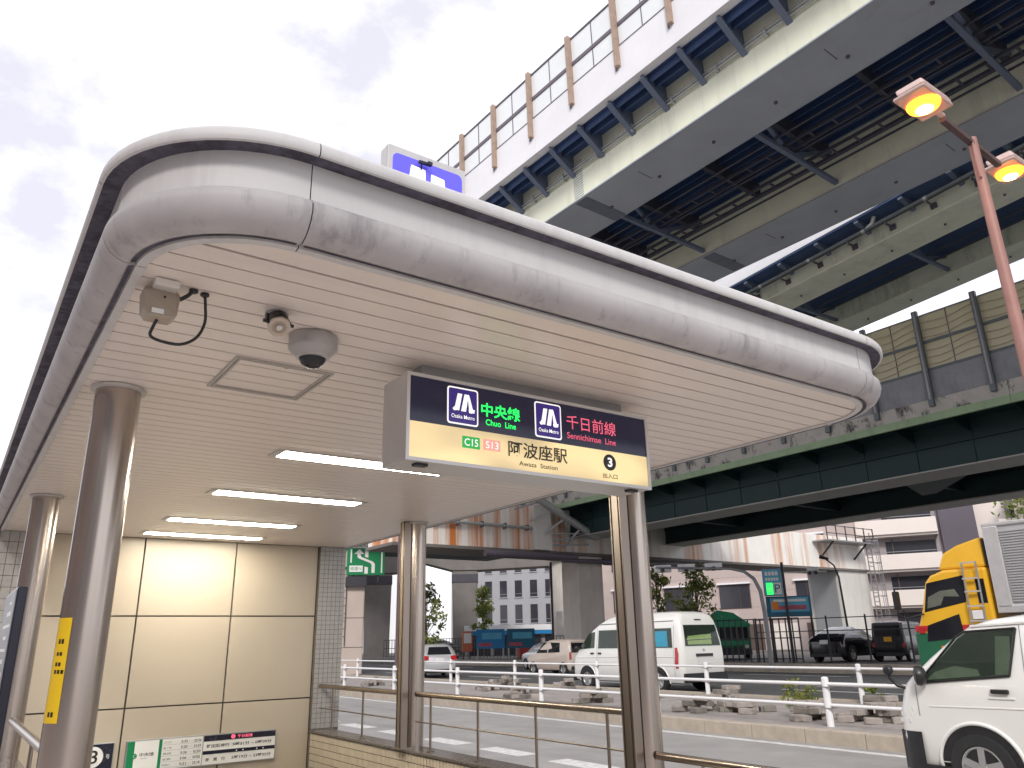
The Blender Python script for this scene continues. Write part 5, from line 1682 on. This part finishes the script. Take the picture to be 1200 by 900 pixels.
for s, x in ((-1, TX - .004), (1, TX + W_ + .004)):
    MB().prism([(x, 9.44, 1.98), (x, 9.29, 2.60), (x, 8.46, 2.72), (x, 8.50, 2.16)], (-s * .02, 0, 0)).build('window', 'dark_glass', tk)
    MB().prism([(x + s * .002, 9.36, 2.06), (x + s * .002, 9.30, 2.30), (x + s * .002, 9.02, 2.42), (x + s * .002, 8.70, 2.44), (x + s * .002, 8.62, 2.28), (x + s * .002, 8.95, 2.30), (x + s * .002, 9.05, 2.12)], (s * .006, 0, 0)).build('cab_seat_patch', 'seat_grey', tk)  # patch on the opaque glass paints the paler, light-catching seat inside
    MB().prism([(x + s * .016, 9.48, 1.36), (x + s * .016, 9.42, 1.70), (x + s * .016, 8.70, 1.92), (x + s * .016, 8.66, 1.44)], (-s * .03, 0, 0)).build('lower_window', 'dark_glass', tk)
    MB().prism([(x, 8.24, 2.12), (x, 8.24, 2.62), (x, 8.06, 2.62), (x, 8.06, 2.12)], (-s * .02, 0, 0)).build('window', 'dark_glass', tk)
    ld_ = MB()
    for y_ in (8.43, 8.14):
        ld_.tube([(x + s * .08, y_, 1.62), (x + s * .08, y_ - .02, 2.98)], .020, 8)
    ld_ = ld_.build('step_rail', 'grey_metal', tk, smooth=50)
    for z_ in (1.75, 2.05, 2.35, 2.62, 2.95):
        MB().box(x + s * .06, x + s * .10, 8.12, 8.45, z_, z_ + .03).build('rung', 'alu', ld_)
    MB().box(min(x, x + s * .07), max(x, x + s * .07), 8.18, 8.40, 1.80, 1.98).build('step_light', 'lens_clear', tk, bevel=.01)
    mr_ = MB().tube([(x + s * .02, 9.45, 1.95), (x + s * .30, 9.72, 1.86), (x + s * .42, 9.82, 1.95), (x + s * .42, 9.82, 2.5)], .02, 8)
    mr_.build('mirror_arm', 'black_plastic', tk, smooth=50)
    MB().box(x + s * .34 - .09, x + s * .34 + .09, 9.80, 9.90, 2.05, 2.45).build('mirror', 'black_plastic', tk, bevel=.03)
    MB().box(min(x, x + s * .03), max(x, x + s * .03), 9.50, 9.62, 1.53, 1.68).build('marker', 'tail_red', tk, bevel=.01)
    MB().box(min(x, x + s * .03), max(x, x + s * .03), 9.1, 9.2, 1.20, 1.27).build('side_marker', 'amber', tk, bevel=.01)
# seats and wheel seen in the cab window
bx = MB().box(TX - .02, TX + W_ + .02, -1.2, 7.86, 2.02, 3.66).build('cargo_box', 'box_alu', tk)
cr = MB().box(TX - .055, TX - .021, -1.2, 7.55, 2.12, 2.15).build('rib', 'box_alu', bx)
for i in range(1, 27):
    copy_part(cr, bx, (0, 0, i * .054))
MB().box(TX - .06, TX + W_ + .06, 7.56, 7.88, 2.0, 3.68).build('corner_post', 'alu', bx, bevel=.03)
MB().box(TX - .06, TX + W_ + .06, -1.2, 7.88, 3.66, 3.74).build('top_rail', 'alu', bx, bevel=.02)
MB().box(TX - .06, TX + W_ + .06, -1.2, 7.88, 1.90, 2.06).build('bottom_rail', 'alu', bx, bevel=.02)
MB().box(TX + .3, TX + W_ - .3, -1.2, 8.0, .75, 1.0).build('chassis', 'dark_metal', tk)
MB().box(TX + .05, TX + W_ - .05, -1.0, 7.5, 1.55, 1.88).build('underframe', 'grey_metal', tk)
for y_ in (8.9, 1.6, .4):
    for s, x in ((-1, TX + .14), (1, TX + W_ - .14)):
        wheel(tk, x, y_, .48, .26, s)
tk_children = [o for o in tk.children if o.name.startswith('wheel')]
for o in tk_children:
    o.matrix_parent_inverse = q_world(tk).inverted()

# ---- green truck with a tarpaulin cover, behind the high roof van
gt = thing('truck', 'small green truck with a tarpaulin cover behind the high roof van', 'truck', (36.2, 29.5, .35))
Fg = facing(35.0, 29.4, 48)
MB(Fg).box(-.95, 1.15, 0, 3.6, .95, 2.1).build('body', 'truck_green', gt, bevel=.06)
MB(Fg).prism([(-1.0, -.1, 2.1), (-.85, -.1, 2.75), (-.45, -.1, 2.95), (.35, -.1, 2.8), (1.2, -.1, 2.2), (1.2, -.1, 2.05), (-1.0, -.1, 2.05)], (0, 3.8, 0)).build('tarpaulin', 'tarp_green', gt, bevel=.03)
MB(Fg).box(-.45, 1.0, -.04, -.005, 1.45, 2.02).build('windscreen', 'dark_glass', gt)
MB(Fg).box(-.9, 1.1, -.03, 0, 1.12, 1.34).build('front_panel', 'tarp_green', gt)
for x in (-.7, .9):
    MB(Fg).lathe([(.11, 0), (.09, .03)], (x, -.005, 1.05), axis=(0, -1, 0), n=16).build('headlight', 'lens_clear', gt)
MB(Fg).box(-.35, .1, -.05, -.01, .68, .84).build('number_plate', 'plate_white', gt)
MB(Fg).box(-.95, 1.15, -.06, 3.5, .62, .95).build('bumper', 'dark_metal', gt, bevel=.03)
for x in (-.75, .95):
    MB(Fg).lathe([(.32, -.1), (.32, .1)], (x, .8, .67), axis=(1, 0, 0), n=20).lathe([(.32, -.1), (.32, .1)], (x, 3.0, .67), axis=(1, 0, 0), n=20).build('wheel', 'tyre', gt)
MB(Fg).bar((-1.08, -.3, 1.0), (-1.12, -.3, 2.1), .07, .07).build('post', 'alu', gt)

# ================================================================== LOT FENCE, SIGNS, SIGNALS
fe = thing('fence', 'dark railing of upright bars along the parking lot', 'fence', (32.0, 26, .35))
Pf0, Pf1 = Vector((31.6, 27.5, .38)), Vector((32.6, 23.2, .38))


def bar_row(a, b, n, h, parent, w=.05):
    d = (b - a) / n
    o = MB().box(a.x - w / 2, a.x + w / 2, a.y - w / 2, a.y + w / 2, a.z, a.z + h).build('bar', 'dark_metal', parent)
    for i in range(1, n + 1):
        copy_part(o, parent, d * i)
    MB().bar(a + Z3 * h, b + Z3 * h, .05, .05).bar(a + Z3 * .15, b + Z3 * .15, .05, .05).bar(a + Z3 * h * .55, b + Z3 * h * .55, .05, .05).build('rail', 'dark_metal', parent)


bar_row(Pf0, Pf1, 14, 1.95, fe)
f2 = thing('fence', 'tall thin post and rail fence in front of the parked black cars', 'fence', (32.5, 20, .35))
a_, b_ = Vector((32.3, 25.4, .38)), Vector((33.4, 16.5, .38))
po = MB().tube([a_, a_ + Z3 * 2.0], .04, 8).build('post', 'dark_metal', f2)
for i in range(1, 6):
    copy_part(po, f2, (b_ - a_) / 5 * i)
for h in (1.35, 1.9):
    MB().bar(a_ + Z3 * h, b_ + Z3 * h, .04, .04).build('rail', 'dark_metal', f2)
f3 = thing('fence', 'long dark railing beside the far road in the distance', 'fence', (33, 55, .35))
a_, b_ = Vector((31.4, 64, .38)), Vector((37.5, 45.5, .38))
bar_row(a_, b_, 60, 1.5, f3, .035)

# parking sign on its pole, billboard
Fs = facing(32.0, 24.05, 53)
ps = thing('parking_sign', 'blue parking sign with green and white squares on a dark pole', 'sign', (32.3, 23.6, .35))
MB(Fs).tube([(.62, .1, .36), (.62, .1, 4.9)], .065, 12).build('pole', 'dark_metal', ps, smooth=50)
MB(Fs).box(-.33, .55, 0, .22, 3.35, 4.62).build('box', 'grey_metal', ps, bevel=.02)
pf_ = MB(Fs).box(-.30, .52, -.012, 0, 3.38, 4.59).build('face', 'sign_sky', ps)
MB(Fs).box(-.20, .10, -.02, -.012, 3.42, 3.96).build('green_square', 'lit_green', pf_)
wp = MB(Fs).box(.13, .48, -.02, -.012, 3.42, 3.96).build('white_square', 'ink_white', pf_)
ax_ = Vector((math.cos(R(53)), -math.sin(R(53)), 0))
shown_text('lettering', 'P', 'sign_teal', wp, Fs((.18, -.021, 3.50)), ax_, Z3, w=.25, h=.38, thick=.003)
shown_text('lettering', '空', 'ink_white', pf_, Fs((-.16, -.021, 3.55)), ax_, Z3, w=.22, h=.2, thick=.003)
for z0, z1, n_ in ((4.06, 4.20, 5), (4.30, 4.48, 4)):
    for k in range(n_):
        MB(Fs).box(-.2 + k * .62 / n_, -.2 + (k + .78) * .62 / n_, -.016, -.012, z0, z1).build('print', 'ink_white', pf_)
bb = thing('billboard', 'teal and sky blue advertising board below the parking sign', 'billboard', (32.4, 23.4, .35))
MB(Fs).box(-.30, 1.72, .32, .44, 2.40, 3.34).build('board', 'sign_teal', bb, bevel=.02)
fc = MB(Fs).box(-.10, 1.62, .308, .319, 2.62, 3.28).build('face', 'sign_sky', bb)
MB(Fs).box(-.02, 1.5, .300, .307, 2.72, 2.92).build('print', 'billboard_ink', fc)
MB(Fs).box(-.06, .25, .296, .3065, 2.74, 3.1).build('picture', 'amber', fc)
MB(Fs).box(.05, 1.5, .300, .307, 3.08, 3.2).build('print', 'ink_white', fc)
for x in (-.2, 1.65):
    MB(Fs).tube([(x, .40, .36), (x, .40, 2.42)], .05, 8).build('post', 'dark_metal', bb, smooth=50)

# traffic signal gantry
Fq = facing(30.2, 23.3, 50)
sg = thing('traffic_signal', 'grey curved signal mast with white signal backs over the far road', 'traffic signal', (30.2, 23.3, 0))
MB(Fq).tube([(.12, 0, .1), (.10, 0, 2.6), (.02, 0, 3.5), (-.2, 0, 4.05), (-.6, 0, 4.40), (-1.2, 0, 4.55), (-4.6, 0, 4.75)], [.10, .10, .09, .08, .07, .06, .045], 12).build('mast', 'grey_metal', sg, smooth=60)
for x in (-4.3, -3.2, -1.95):
    MB(Fq).box(x - .40, x + .40, .12, .34, 4.52, 4.86).build('signal_back', 'white_paint', sg, bevel=.04)
    MB(Fq).box(x - .08, x + .08, -.04, .12, 4.5, 4.68).build('clamp', 'dark_metal', sg)
s2 = thing('traffic_signal', 'white signal head on a thin arm right of the parking sign', 'traffic signal', (32.9, 23.0, .35))
MB(Fs).tube([(.62, .1, 4.42), (2.6, .1, 4.38)], .035, 8).build('arm', 'white_paint', s2, smooth=50)
MB(Fs).box(1.72, 2.25, .02, .2, 4.42, 4.62).build('signal_back', 'white_paint', s2, bevel=.03)
for x in (1.82, 2.1):
    MB(Fs).lathe([(.09, 0), (.08, .12)], (x, .02, 4.34), axis=(0, -1, 0), n=14).build('hood', 'black_plastic', s2)

# small street lamp near the right column of the pier
sl = thing('street_lamp', 'small dark street lamp with a bent arm by the pink building', 'street lamp', (40.5, 25.8, .35))
MB().tube([(40.5, 25.7, .3), (40.45, 25.8, 4.6), (40.38, 25.95, 5.25), (40.15, 26.3, 5.65)], [.07, .05, .045, .04], 10).build('pole', 'dark_metal', sl, smooth=60)
MB().tube([(40.25, 26.15, 5.6), (40.05, 26.55, 5.78)], [.07, .12], 10).build('head', 'dark_metal', sl, smooth=60)

# green direction sign
dsn = thing('direction_sign', 'green expressway direction sign with a white bent arrow', 'sign', (19.2, 42.4, 5.3))
Fd = facing(19.4, 42.6, 24)
axd = Vector((math.cos(R(24)), -math.sin(R(24)), 0))
MB(Fd).box(-.92, 1.25, 0, .08, 5.38, 7.25).build('plate', 'sign_green', dsn, bevel=.02)


def dplate(poly, m, name, par=dsn, y=-.002, d=.01):
    return MB(Fd).prism([(x, y, z) for x, z in poly], (0, -d, 0)).build(name, m, par)


a_s = [(.50, 5.50), (.50, 5.95), (.42, 6.06), (-.25, 6.33), (-.33, 6.42), (-.33, 6.58), (-.52, 6.58), (-.22, 6.86), (.06, 6.58), (-.14, 6.58), (-.14, 6.48), (-.08, 6.40), (.58, 6.14), (.69, 6.0), (.69, 5.50)]
dplate(a_s, 'ink_white', 'arrow')
dplate([(.10, 6.42), (.30, 6.36), (.30, 6.84), (.10, 6.84)], 'ink_white', 'lane')
dplate([(.10, 5.46), (.30, 5.46), (.30, 5.82), (.10, 5.86)], 'ink_white', 'lane')
dplate([(-.72, 6.08), (-.64, 6.08), (-.64, 6.86), (-.72, 6.86)], 'ink_white', 'edge_mark')
dplate([(1.04, 5.5), (1.12, 5.5), (1.12, 7.2), (1.04, 7.2)], 'ink_white', 'edge_mark')
n1 = dplate([(-.82, 6.92), (.46, 6.92), (.46, 7.20), (-.82, 7.20)], 'ink_white', 'name_plate')
n2 = dplate([(-.76, 5.56), (0.0, 5.56), (0.0, 5.92), (-.76, 5.92)], 'ink_white', 'name_plate')
shown_text('lettering', '信濃橋入口', 'sign_green', n1, Fd((-.78, -.012, 6.95)), axd, Z3, w=1.18, h=.22, thick=.003)
shown_text('lettering', '側道へ', 'sign_green', n2, Fd((-.70, -.012, 5.64)), axd, Z3, w=.64, h=.21, thick=.003)
MB(Fd).bar((-.5, .14, 5.0), (-.5, .14, 7.2), .08, .08).bar((.9, .14, 5.0), (.9, .14, 7.2), .08, .08).bar((-1.1, .2, 6.9), (1.2, .2, 6.9), .12, .12).bar((-1.1, .2, 5.8), (1.2, .2, 5.8), .12, .12).build('support_frame', 'dark_metal', dsn)
MB(Fd).box(-.95, .25, -.06, .30, 4.75, 5.30).build('control_box', 'dark_metal', dsn)
MB(Fd).box(-.9, 1.7, -.9, -.3, 7.26, 7.85).build('light_box', 'pale_steel', dsn, bevel=.03)

# distant hoardings, shop front, barriers
for (x0, y0, x1, y1, lab_, inkz) in ((32.3, 50.6, 34.0, 49.4, 'blue hoarding left of its neighbour below the grey office', .8), (34.15, 49.3, 35.8, 48.1, 'teal hoarding right of its neighbour, beside the shop awning', 1.3)):
    t = thing('hoarding', lab_, 'billboard', (x0, y0, .35), group='hoardings below the grey office')
    a, b = Vector((x0, y0, 0)), Vector((x1, y1, 0))
    nrm = (b - a).cross(Z3).normalized()
    MB().prism([a + Z3 * 1.1, b + Z3 * 1.1, b + Z3 * 2.45, a + Z3 * 2.45], -nrm * .1).build('board', 'sign_blue' if inkz < 1 else 'sign_teal', t)
    d = b - a
    MB().prism([a + d * .08 + Z3 * 1.25 + nrm * .012, a + d * .55 + Z3 * 1.25 + nrm * .012, a + d * .55 + Z3 * 1.5 + nrm * .012, a + d * .08 + Z3 * 1.5 + nrm * .012], -nrm * .01).build('print', 'billboard_ink', t)
    MB().prism([a + d * .2 + Z3 * 1.75 + nrm * .012, a + d * .9 + Z3 * 1.75 + nrm * .012, a + d * .9 + Z3 * 2.2 + nrm * .012, a + d * .2 + Z3 * 2.2 + nrm * .012], -nrm * .01).build('print', 'sign_sky', t)
    for f in (.05, .95):
        MB().bar(a + d * f + Z3 * .3, a + d * f + Z3 * 1.1, .08, .08).build('post', 'grey_metal', t)
rb_ = thing('barrier', 'red barrier standing below the teal hoarding', 'barrier', (36.0, 50.0, .35))
MB().box(35.2, 36.2, 49.2, 49.5, .4, 1.3).build('panel', 'red_paint', rb_, bevel=.03)
MB().box(35.2, 35.3, 49.15, 49.55, .35, .42).box(36.1, 36.2, 49.15, 49.55, .35, .42).build('foot', 'dark_metal', rb_)
cn = thing('traffic_cone', 'white cone beside the red barrier', 'cone', (36.9, 48.6, .35))
MB().lathe([(.25, 0), (.22, .05), (.12, .5), (.04, .95)], (36.9, 48.6, .35), n=18).build('cone', 'white_paint', cn, smooth=40)
MB().box(36.6, 37.2, 48.3, 48.9, .33, .37).build('base', 'dark_metal', cn)
os_ = thing('notice_board', 'orange notice board at the foot of the dark pier', 'sign', (31.5, 51.0, .35))
MB().box(31.3, 32.15, 50.9, 51.0, .9, 2.35).build('board', 'orange_paint', os_, bevel=.02)
MB().box(31.4, 31.48, 51.0, 51.08, .35, 1.0).box(31.95, 32.03, 51.0, 51.08, .35, 1.0).build('leg', 'dark_metal', os_)
MB().box(31.4, 32.05, 50.885, 50.899, 1.5, 2.2).build('print', 'ink_white', os_)
lpz = thing('pole', 'thin dark pole standing right of the grey office windows', 'pole', (36.9, 47.3, .35))
MB().tube([(36.9, 47.3, .3), (36.9, 47.3, 7.2)], .09, 10).build('shaft', 'dark_metal', lpz, smooth=50)
MB().box(37.1, 37.6, 47.0, 47.05, 3.0, 3.6).build('plate', 'plate_white', lpz)


# ================================================================== BUILDINGS
def building(label, org, az, w, d, h, m, rows, win, roof_over=.0, z0=0.0, name='building', parapet='same', trim=None):
    """box building; rows: list of (z_bottom, z_top, [x positions], width); front face looks to the street"""
    t = thing(name, label, 'building', (org[0], org[1], z0))
    F_ = facing(org[0], org[1], az)
    MB(F_).box(0, w, 0, d, z0 - .5, h).build('wall', m, t)
    MB(F_).box(-.12, w + .12, -.12, d + .12, h, h + .35).build('parapet', parapet if parapet != 'same' else m, t)
    for zb_, zt, xs_, ww in rows:
        for x in xs_:
            f = MB(F_).box(x - ww / 2, x + ww / 2, -.05, -.002, zb_, zt).build('window', 'frame_brown' if win == 'frame' else 'window_dark', t)
            if win == 'frame':
                n = max(1, int(ww / .8))
                for k in range(n):
                    xa = x - ww / 2 + .06 + (ww - .06) * k / n
                    MB(F_).box(xa, xa + (ww - .06) / n - .06, -.075, -.052, zb_ + .07, zt - .07).build('pane', 'window_dark', f)
                MB(F_).box(x - ww / 2 - .12, x + ww / 2 + .12, -.30, -.002, zt + .06, zt + .2).build('lintel', 'bldg_white', f)
            else:
                MB(F_).box(x - ww / 2, x + ww / 2, -.08, -.052, zb_ + (zt - zb_) * .18, zb_ + (zt - zb_) * .2).build('glazing_bar', 'grey_metal', f)
                MB(F_).box(x - ww / 2 - .1, x + ww / 2 + .1, -.12, -.002, zb_ - .12, zb_ - .002).build('sill', m, f)
    return t, F_


# grey office, upper four rows of narrow windows
xs_ = [1.2 + 2.15 * i for i in range(8)]
building('grey office block with rows of narrow dark windows', (57.5, 96.5), 52, 18.5, 14, 12.2, 'bldg_grey',
         [(10.6, 11.7, xs_, .95), (7.3, 9.5, xs_, 1.0), (3.9, 6.3, xs_, 1.0)], 'plain')
# pink tiled building behind the lot
xp = [3.6, 8.9, 14.4, 19.9, 26.9]
bp_, Fb = building('pink tiled apartment building with brown framed windows', (52.2, 67.2), 69, 31, 3, 11.4, 'bldg_pink',
                   [(4.0, 6.1, xp, 2.9), (8.0, 10.0, xp, 2.9)], 'frame', z0=.3)
for k in range(7):
    MB(Fb).box(0, 31, -.02, -.001, 1.4 + k * 1.35, 1.425 + k * 1.35).build('joint', 'bldg_pink', bp_)
for x in (2, 5, 9.5):
    ac = MB(Fb).box(x, x + 1.1, -.6, -.05, 7.0, 7.9).build('air_conditioner', 'white_paint', bp_, bevel=.03)
    MB(Fb).lathe([(.26, 0), (.26, .02)], (x + .45, -.602, 7.45), axis=(0, -1, 0), n=16).build('fan', 'black_plastic', ac)
MB(Fb).box(1.2, 4.6, -.06, -.002, .4, 3.0).build('entrance', 'window_dark', bp_)
MB(Fb).box(9, 20, -.3, -.002, 3.2, 3.45).build('canopy', 'bldg_white', bp_)
for x in range(8, 28, 3):
    f = MB(Fb).box(x, x + 2.2, -.05, -.002, .4, 2.6).build('shutter', 'bldg_cream' if x % 2 else 'frame_brown', bp_)
# apartment block with balconies
ap = thing('building', 'cream apartment block with stacked balconies right of the caged ladder', 'building', (66, 37, 0))
Fa = facing(65.3, 37.0, 60)
MB(Fa).box(-2.4, 4.6, .8, 10, -.5, 16).build('wall', 'bldg_taupe', ap)
for k in range(5):
    z = .8 + k * 2.95
    MB(Fa).box(-2.3, 4.35, -.4, -.2, z, z + 1.25).build('balcony_front', 'bldg_cream', ap)
    MB(Fa).box(-2.3, 4.35, -.2, .8, z - .2, z - .0).build('balcony_slab', 'bldg_cream', ap)
    MB(Fa).box(.2, 4.1, .74, .799, z + .1, z + 2.4).build('window', 'window_dark', ap)
    MB(Fa).box(-.15, 4.35, -.34, -.28, z + 1.42, z + 1.47).build('balcony_rail', 'grey_metal', ap)
    MB(Fa).box(.7, .78, .6, .7, z + .05, z + 2.6).build('mullion', 'frame_brown', ap)
dt = thing('building', 'dark slim tower between the balconies and the taupe building', 'building', (68, 34, 0))
MB(Fa).box(4.61, 7.3, .2, 9, -.5, 17).build('wall', 'bldg_dark', dt)
MB(Fa).box(4.58, 7.33, .17, 9.03, 17, 17.3).build('parapet', 'bldg_taupe', dt)
tp = thing('building', 'cream and taupe building with two slit windows above the yellow truck', 'building', (70, 31, 0))
MB(Fa).box(7.31, 9.6, 1.0, 11, -.5, 17).build('wall', 'bldg_cream', tp)
MB(Fa).box(9.601, 14.2, 1.2, 11, -.5, 17).build('wall', 'bldg_taupe', tp)
MB(Fa).box(11.0, 11.1, 1.1, 1.199, -.5, 17).build('downpipe', 'bldg_cream', tp)
for x in (9.95, 11.9):
    for z in (5.6, 9.2, 12.6):
        f = MB(Fa).box(x, x + .35, 1.14, 1.199, z, z + 2.3).build('window', 'window_dark', tp)
        MB(Fa).box(x - .1, x + .45, 1.05, 1.199, z + 2.31, z + 2.4).build('lintel', 'bldg_white', f)
rw = thing('building', 'pale low building with a planted roof terrace at far right', 'building', (62, 20, 0))
Fr_ = facing(61.0, 25.5, 68)
MB(Fr_).box(0, 14, 0, 10, -.5, 8.8).build('wall', 'bldg_white', rw)
MB(Fr_).box(-.1, 14.1, -.1, .15, 8.8, 9.2).build('parapet', 'bldg_cream', rw)
MB(Fr_).box(1, 14, 5, 10, 8.8, 13.0).build('upper_storey', 'bldg_pink', rw)
pt = thing('pole', 'dark utility pole above the truck box', 'pole', (58, 19.5, 0))
MB().tube([(56.5, 20.4, 0), (56.5, 20.4, 14)], .13, 10).build('shaft', 'dark_metal', pt, smooth=50)
MB().bar((56.0, 20.0, 12.5), (57.2, 21.0, 12.5), .1, .1).build('cross_arm', 'dark_metal', pt)
# white slab buildings between the piers
wb1 = thing('building', 'white windowless building seen between the concrete piers', 'building', (55, 108, 0))
Fw = facing(47.5, 110, 26)
MB(Fw).box(0, 9.6, 0, 12, -.5, 12.6).build('wall', 'bldg_white', wb1)
MB(Fw).box(-.1, 9.7, -.1, 12.1, 12.6, 12.9).build('parapet', 'bldg_grey', wb1)
MB(Fw).box(3.6, 4.0, -.3, -.02, 0, 12.6).build('corner_post', 'dark_metal', wb1)
wb2 = thing('building', 'pale building left of the piers in the far distance', 'building', (30, 110, 0))
Fw2 = facing(34, 112, 16)
MB(Fw2).box(0, 12, 0, 12, -.5, 11.5).build('wall', 'bldg_white', wb2)
for k in range(4):
    for j in range(3):
        MB(Fw2).box(1 + k * 2.8, 2.6 + k * 2.8, -.06, -.002, 1.5 + j * 3.2, 3.1 + j * 3.2).build('window', 'window_dark', wb2)
MB(Fw2).box(-.1, 12.1, -.1, 12.1, 11.5, 11.8).build('parapet', 'bldg_grey', wb2)
# shop with a white and blue awning under the grey office
sh = thing('shop', 'low shop with white and blue awning below the grey office', 'building', (46, 60, 0))
Fsh = facing(44.5, 62.5, 36)
MB(Fsh).box(-5, 5, 0, 5, -.5, 2.9).build('wall', 'bldg_taupe', sh)
MB(Fsh).box(-5, 5, -.5, -.01, 2.55, 3.05).build('awning', 'bldg_white', sh)
MB(Fsh).box(-5, 5, -.48, -.02, 2.2, 2.54).build('awning_band', 'sign_blue', sh)
for k in range(4):
    MB(Fsh).box(-4.6 + k * 2.4, -2.6 + k * 2.4, -.06, -.002, .3, 2.1).build('window', 'window_dark', sh)

# unseen office fronts behind and left of the entrance, added to block low sky
for k, (y0, y1, h, x1) in enumerate(((-75, -34, 21, -15), (-33.5, -8, 17, -14), (-7.5, 16, 23, -15), (16.5, 45, 15, -16))):
    sb = MB().box(x1 - 16, x1, y0, y1, -.2, h).box(x1 - 16.2, x1 + .2, y0 - .1, y1 + .1, h, h + .5)
    sb = structure('unseen_building', sb, ('bldg_taupe', 'bldg_grey', 'bldg_pink', 'bldg_taupe')[k])
    wd = MB().box(x1 - .02, x1 + .06, y0 + 1.0, y0 + 2.6, 1.2, 2.9).build('window', 'window_dark', sb)
    for j in range(int((h - 3) // 3.2) + 1):
        for i in range(int((y1 - y0 - 3) // 2.8)):
            if i or j:
                copy_part(wd, sb, (0, i * 2.8, j * 3.2))
